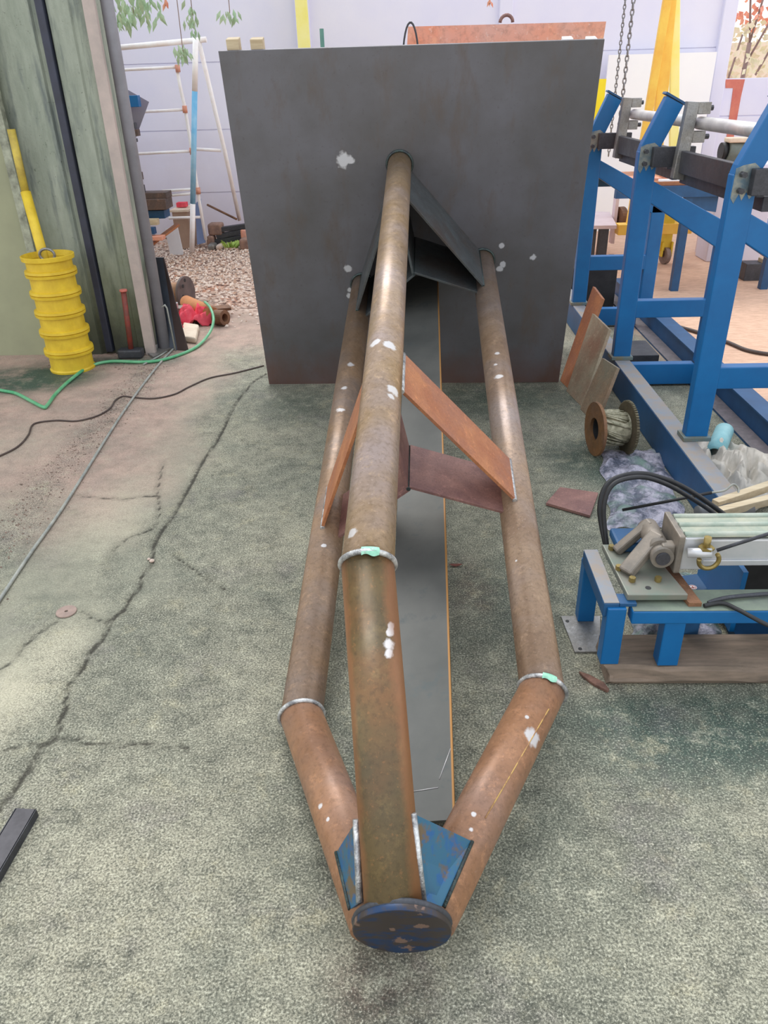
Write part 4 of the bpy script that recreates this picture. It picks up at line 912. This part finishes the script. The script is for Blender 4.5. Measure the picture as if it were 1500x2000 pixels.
MB().box((.578, 1.722, zt-.012), (.625, 1.77, zt)).build('lug', 'dark_blue', bn, bev=.002)
MB().box((.610, 1.700, zt-.055), (1.8, 1.745, zt-.012)).build('front_beam', 'blue', bn, bev=.004)
MB().box((.612, 1.702, zt-.012), (1.8, 1.80, zt-.0105)).build('dusty_front_top', simple('dusty_green', (128, 140, 122), (110, 118, 108), 14, .7), bn)
for x0, y0, zb, zt2 in ((.545, 1.712, .062, zt-.012), (.705, 1.705, .062, zt-.05), (.540, 1.985, .006, zt-.045)):
    w_4 = .052 if x0 < .6 else .058
    MB().box((x0, y0, zb), (x0+w_4, y0+.045, zt2)).build('leg', 'blue', bn, bev=.003)
MB().prism([G(1095, 1206, .0), G(1122, 1276, .0), G(1172, 1276, .0), G(1172, 1206, .0)], (0, 0, .007)).build('floor_pad', 'grey_steel', bn, bev=.001)
for x, y in ((1108, 1213), (1133, 1267)): c = G(x, y, .0075); MB().cyl(c, c+V((0, 0, .0006)), .006, 14).build('pad_hole', 'black', bn)
MB().prism([(.600, 1.735, zt), (.765, 1.735, zt), (.72, 2.0, zt), (.59, 2.0, zt)], (0, 0, .020)).build('mounting_plate', simple('green_grey_steel', (118, 130, 118), (132, 128, 118), 12, .45, .3), bn, bev=.003)
c = G(1266, 1148, zt+.0205); MB().cyl(c, c+V((0, 0, .0006)), .008, 16).build('plate_hole', 'black', bn)
MB().prism([(.765, 1.72, zt-.02), (.80, 1.72, zt-.02), (.77, 2.0, zt-.02), (.72, 2.0, zt-.02)], (0, 0, .022)).build('rusty_strip', 'rust_dark', bn)
MB().box((.62, 1.95, zt+.02), (.74, 2.05, zt+.05)).build('back_block', 'dark_blue', bn, bev=.008)
br = MB().bar((.618, 1.835, zt+.025), (.715, 1.90, zt+.115), .045, .030).build('clevis_arm', 'cast', bn, bev=.006)
MB().bar((.618, 1.95, zt+.025), (.715, 1.97, zt+.115), .03, .025).build('clevis_arm', 'cast', bn, bev=.006)
MB().cyl((.712, 1.86, zt+.088), (.712, 1.985, zt+.088), .030, 24).build('clevis_pin', 'cast', bn)
MB().box((.712, 1.84, zt+.06), (.752, 1.875, zt+.112)).build('clevis_lug', 'cast', bn, bev=.006)
MB().cyl((.715, 1.832, zt+.075), (.715, 1.875, zt+.075), .032, 24).build('clevis_eye', 'cast', bn)
MB().cyl((.715, 1.826, zt+.075), (.715, 1.833, zt+.075), .020, 24).build('pin_end', 'dark_steel', bn)
for x, y in ((.605, 1.86), (.628, 1.80), (.61, 1.97), (.70, 1.80)): MB().cyl((x, y, zt+.02), (x, y, zt+.034), .0095, 6, False).build('socket_bolt', 'brass', bn)
cy = MB().box((.765, 1.842, .312), (1.85, 1.960, .400)).build('cylinder_barrel', 'aluminium', bn, bev=.006)
MB().box((.750, 1.828, .296), (.768, 1.975, .418)).build('end_flange', 'cast', cy, bev=.004)
MB().box((.768, 1.834, .304), (.830, 1.968, .410)).build('end_block', 'aluminium', cy, bev=.004)
MB().box((.772, 1.838, .410), (1.85, 1.964, .4125)).build('dusty_top', 'alu_top', cy)
for y in (1.850, 1.902, 1.952): MB().cyl((.77, y, .412), (1.85, y, .412), .009, 10).build('tie_rod', simple('tie_rod%d' % int(y*1000), (150, 166, 152), (186, 190, 176), 16, .6), cy)
MB().box((.83, 1.836, .316), (1.85, 1.842, .334)).build('lower_rail', 'aluminium', cy, bev=.002)
el = YP(1382, 1085, 1.80)
MB().cyl((el.x-.05, 1.815, el.z), (el.x+.01, 1.80, el.z+.008), .014, 16).build('air_fitting', 'aluminium', cy)
MB().cyl((el.x-.002, 1.815, el.z+.01), (el.x-.002, 1.815, el.z+.05), .010, 12).build('fitting_nut', 'brass', cy)
MB().tube([V((el.x+.004, 1.795, el.z-.012))+V((.027*math.cos(a), 0, .027*math.sin(a))) for a in np.linspace(-math.pi*1.05, math.pi*.25, 22)], .0065, 10).build('brass_elbow', 'brass', cy)
MB().cyl((el.x-.002, 1.812, el.z+.014), (el.x-.002, 1.812, el.z+.020), .022, 6, False).build('fitting_collar', 'brass', cy)
p = YP(1400, 1075, 1.79); MB().tube([p, YP(1440, 1062, 1.78), YP(1500, 1043, 1.76), YP(1560, 1020, 1.74)], .005, 10).build('air_hose', 'dark_steel', cy)
# blue box with round sticker inside the stand
bx0, bx1 = G(1318, 1163, .21), G(1392, 1140, .21)
b = thing('small_blue_box', V((bx0.x, bx0.y, 0)), 'small blue steel box with a round red and white sticker under the cylinder', 'box')
MB().prism([G(1346, 1163, .20), G(1383, 1150, .20), G(1362, 1120, .20), G(1318, 1126, .20)], (0, 0, -.195)).build('box_body', 'dark_blue', b, bev=.003)
c = G(1353, 1147, .2015); MB().cyl(c, c+V((0, 0, .0006)), .012, 20).build('sticker', 'paper', b); MB().lathe([(.0085, .0008), (.0105, .0008)], c, n=20).build('sticker_ring', 'red_marking', b)
b_ = MB().box((c.x-.006, c.y-.004, c.z+.0007), (c.x+.006, c.y-.001, c.z+.001)); b_.box((c.x-.0015, c.y-.006, c.z+.0007), (c.x+.0015, c.y+.006, c.z+.001)); b_.build('sticker_mark', 'red_marking', b)
b = thing('blue_equipment_box', V((1.1, 1.95, 0)), 'dark open blue steel cabinet behind the cylinder stand', 'cabinet')
MB().box((.985, 1.90, .03), (1.00, 2.20, .25)).build('side_panel', 'blue', b); MB().box((1.00, 1.96, .03), (1.9, 2.2, .24)).build('cabinet_body', 'black', b)
MB().box((1.00, 1.86, .0), (1.9, 1.95, .03)).build('bottom_sill', 'dark_blue', b)
p = G(1450, 1195); tag(MB().box((.95, 1.88, 0), (1.5, 1.95-.001, .028)).build('brown_wood_scrap', 'brown_steel'), 'reddish brown scrap lying behind the timber under the stand', 'scrap') if False else None
# arching hoses, rod, battens
h1 = [G(1186, 1062, .02), YP(1174, 1020, 2.12), YP(1172, 985, 2.15), YP(1182, 952, 2.18), YP(1205, 933, 2.2), YP(1250, 925, 2.22), YP(1300, 936, 2.24), YP(1350, 960, 2.25), YP(1412, 1003, 2.26), YP(1450, 1035, 2.27)]
h1[0] = YP(1184, 1068, 2.06)
tag(MB().tube(curve_pts(h1), .0085, 10).build('air_hose', 'black'), 'thick outer black air hose arching over the stand', 'hose')
h2 = [YP(1186, 1070, 2.04), YP(1180, 1020, 2.08), YP(1180, 985, 2.10), YP(1190, 955, 2.12), YP(1212, 938, 2.14), YP(1255, 932, 2.16), YP(1300, 945, 2.18), YP(1345, 970, 2.2), YP(1395, 1003, 2.21), YP(1430, 1035, 2.2)]
tag(MB().tube(curve_pts(h2), .0075, 10).build('air_hose', 'black'), 'inner black air hose arching just under the other', 'hose')
h3 = [G(1383, 1178, .262), G(1400, 1172, .268), G(1430, 1166, .27), G(1500, 1160, .27), G(1560, 1158, .27)]
tag(MB().tube(curve_pts(h3), .006, 8).build('thin_air_hose', 'dark_steel'), 'thin grey hose lying level behind the front beam', 'hose')
h4 = [G(1375, 1183, .266), G(1410, 1178, .268), G(1440, 1190, .268), G(1470, 1206, .266), G(1500, 1221, .255), G(1540, 1235, .24)]
tag(MB().tube(curve_pts(h4), .006, 8).build('drooping_air_hose', 'black'), 'thin black hose drooping forward over the blue front beam', 'hose')
tag(MB().tube([G(1216, 996, .05), G(1310, 978, .13), G(1390, 962, .2)], .006, 8).build('black_rod', 'black'), 'straight black rod sloping over the plastic film', 'rod')
tag(MB().tube(curve_pts([G(1390, 962, .2), G(1415, 958, .21), G(1432, 946, .23), G(1442, 955, .21), G(1441, 966, .2)]), .004, 8).build('twisted_wire', 'grey_cable'), 'bent wire twisted round the end of the black rod', 'wire')
for (x0, y0), (x1, y1), z, lab in (((1396, 985), (1560, 930), .19, 'pale wooden batten lying behind the other batten'), ((1400, 1002), (1560, 962), .185, 'front pale wooden batten resting beside the cylinder')):
    tag(MB().bar(G(x0, y0, z), G(x1, y1, z), .03, .03).build('wooden_batten', 'pale_wood', bev=.002), lab, 'batten', 'battens by the stand')
tag(MB().lathe([(.0, 0), (.028, 0), (.03, .01), (.03, .2), (0, .2)], G(1362, 1003, .16), V((1, .12, 0)), 24, True).build('dark_roller', simple('dark_roller', (84, 88, 92), (110, 108, 104), 8, .5)), 'dark roller end lying under the battens', 'roller')

# plastic film on floor
def film(quad, h, seed, lab, mt='film', n=44):
    rg = np.random.default_rng(seed); ph = rg.uniform(0, 6.28, 10); q = [G(*p) for p in quad]
    def fn(u, v):
        p = (q[0]*(1-u)+q[1]*u)*(1-v)+(q[3]*(1-u)+q[2]*u)*v
        z = abs(math.sin(p.x*23+ph[0]+2*math.sin(p.y*13+ph[1])))*.5+abs(math.sin(p.y*31+ph[2]+1.5*math.sin(p.x*17+ph[3])))*.5
        e = min(1, 8*min(u, 1-u, v, 1-v)+.1)
        return p+V((.012*math.sin(v*19+ph[4]), .012*math.sin(u*17+ph[5]), .003+h*z*e))
    return tag(MB().grid(fn, n, n, True).build('plastic_film', mt), lab, 'plastic sheet', 'crumpled plastic film')
film([(1190, 1035), (1345, 1030), (1290, 880), (1170, 880)], .028, 2, 'crumpled clear plastic film between the wire spool and the stand')
film([(1225, 1250), (1400, 1250), (1440, 1130), (1290, 1120)], .035, 5, 'crumpled plastic film under the cylinder stand')
crumple(G(1440, 930)+V((0, 0, 0)), .16, .28, .09, 7, 'plastic_bag', 'sack', 'crumpled foggy plastic bag beside the last post foot', 'bag', .002, 22)
p = G(1392, 905); q = G(1430, 868)
tag(MB().lathe([(.03, 0), (.042, 0), (.042, .22), (.03, .22), (.03, 0)], V((p.x, p.y, .045)), V((.5, .9, .15)), 24, True).build('foam_roll', 'teal_foam'), 'teal tinted foam sleeve lying by the last post foot', 'foam roll')

# ------------------------------------------------------------------ foliage
def branch(c, rx, rz, n, mt, lab, stem=True, Lf=.10, name='hanging_branch', par=None, drop=True):
    b = thing(name, V(c)+V((0, 0, rz)), lab, 'plant')
    mb = MB()
    for i in range(n):
        p = V(c)+V((random.gauss(0, rx*.5), random.gauss(0, rx*.4), random.uniform(-rz, rz)))
        a = random.uniform(-.9, .9); dn = V((math.sin(a)*.8, random.uniform(-.4, .4), -1 if drop else random.uniform(-1, .6))).normalized(); L2 = Lf*random.uniform(.7, 1.25)
        sd3 = dn.cross(V((random.uniform(-.4, .4), 1, random.uniform(-.3, .3)))).normalized()*L2*.17
        fold = V((0, -L2*.05, 0))
        mb.add([p, p+dn*L2*.45+sd3, p+dn*L2, p+dn*L2*.45-sd3, p+dn*L2*.45+fold], [(0, 1, 4), (1, 2, 4), (2, 3, 4), (3, 0, 4)])
    mb.build('leaves', mt, b)
    if stem: MB().tube([V(c)+V((.02, 0, rz+.9)), V(c)+V((0, .02, rz*.4)), V(c)-V((0, 0, rz*.6))], .004, 6).build('stem', 'bark', b)
    return b
branch(YP(258, 8, 7.5), .21, .12, 90, 'leaf', 'largest bunch of drooping green leaves at the top left')
branch(YP(375, 28, 7.6), .05, .13, 22, 'leaf', 'thin string of green leaves hanging above the trestle corner', Lf=.08)
branch(YP(356, 98, 7.6), .09, .05, 20, 'leaf', 'small leaf bunch hanging below the white top rail', Lf=.08)
branch(YP(448, 24, 7.6), .10, .03, 14, 'leaf', 'little leaf sprig left of the boom plate top', Lf=.08)
branch(YP(323, 4, 7.6), .02, .04, 5, 'leaf_red', 'orange dead leaves hanging right of the big leaf bunch', Lf=.08)
branch(YP(957, 3, 7.6), .015, .03, 3, 'leaf_red', 'single orange leaf hanging above the primed panel', Lf=.07)
b = thing('red_leaved_tree', V((4.6, 12.2, 0)), 'red and pale leaved bare branched tree seen through the wall gap', 'tree')
for n, mt, zlo, zhi in ((800, 'leaf_red', 2.1, 3.5), (500, 'leaf_pale', 1.2, 2.2)):
    mb = MB()
    for i in range(n):
        p = V((random.uniform(3.9, 5.6), random.uniform(11.8, 12.9), random.uniform(zlo, zhi))); L2 = random.uniform(.07, .14)
        if random.random() < (.35 if mt == 'leaf_red' else .0)*(math.sin(p.x*6)+1): continue
        dn = V((random.uniform(-1, 1), random.uniform(-.5, .5), random.uniform(-1, .3))).normalized(); sd3 = dn.cross(V((0, 1, .3))).normalized()*L2*.3
        mb.add([p, p+dn*L2*.5+sd3, p+dn*L2, p+dn*L2*.5-sd3], [(0, 1, 2, 3)])
    mb.build('foliage', mt, b)
for i, (x0, z0, x1, z1) in enumerate([(4.5, .0, 4.55, 1.9), (4.55, 1.9, 4.35, 3.2), (4.52, 1.6, 5.2, 2.9), (4.3, 1.2, 4.55, 2.0), (4.55, 1.9, 4.9, 3.2), (4.6, 1.3, 5.3, 2.4)]):
    MB().cyl((x0, 11.9, z0), (x1, 11.9+.1*i, z1), .014 if i else .03, 8).build('trunk' if i == 0 else 'bough', 'bark', b)
hd = MB().box((2.5, 13.4, 0), (7.5, 13.6, 1.95)); tag(hd.build('hedge_bank', simple('hedge', (222, 222, 190), (236, 216, 204), 9, .9, 0, .6, 20)), 'pale green bank behind the red leaved tree', 'hedge')
for o in bpy.data.objects:
    if '_o' in o: del o['_o']
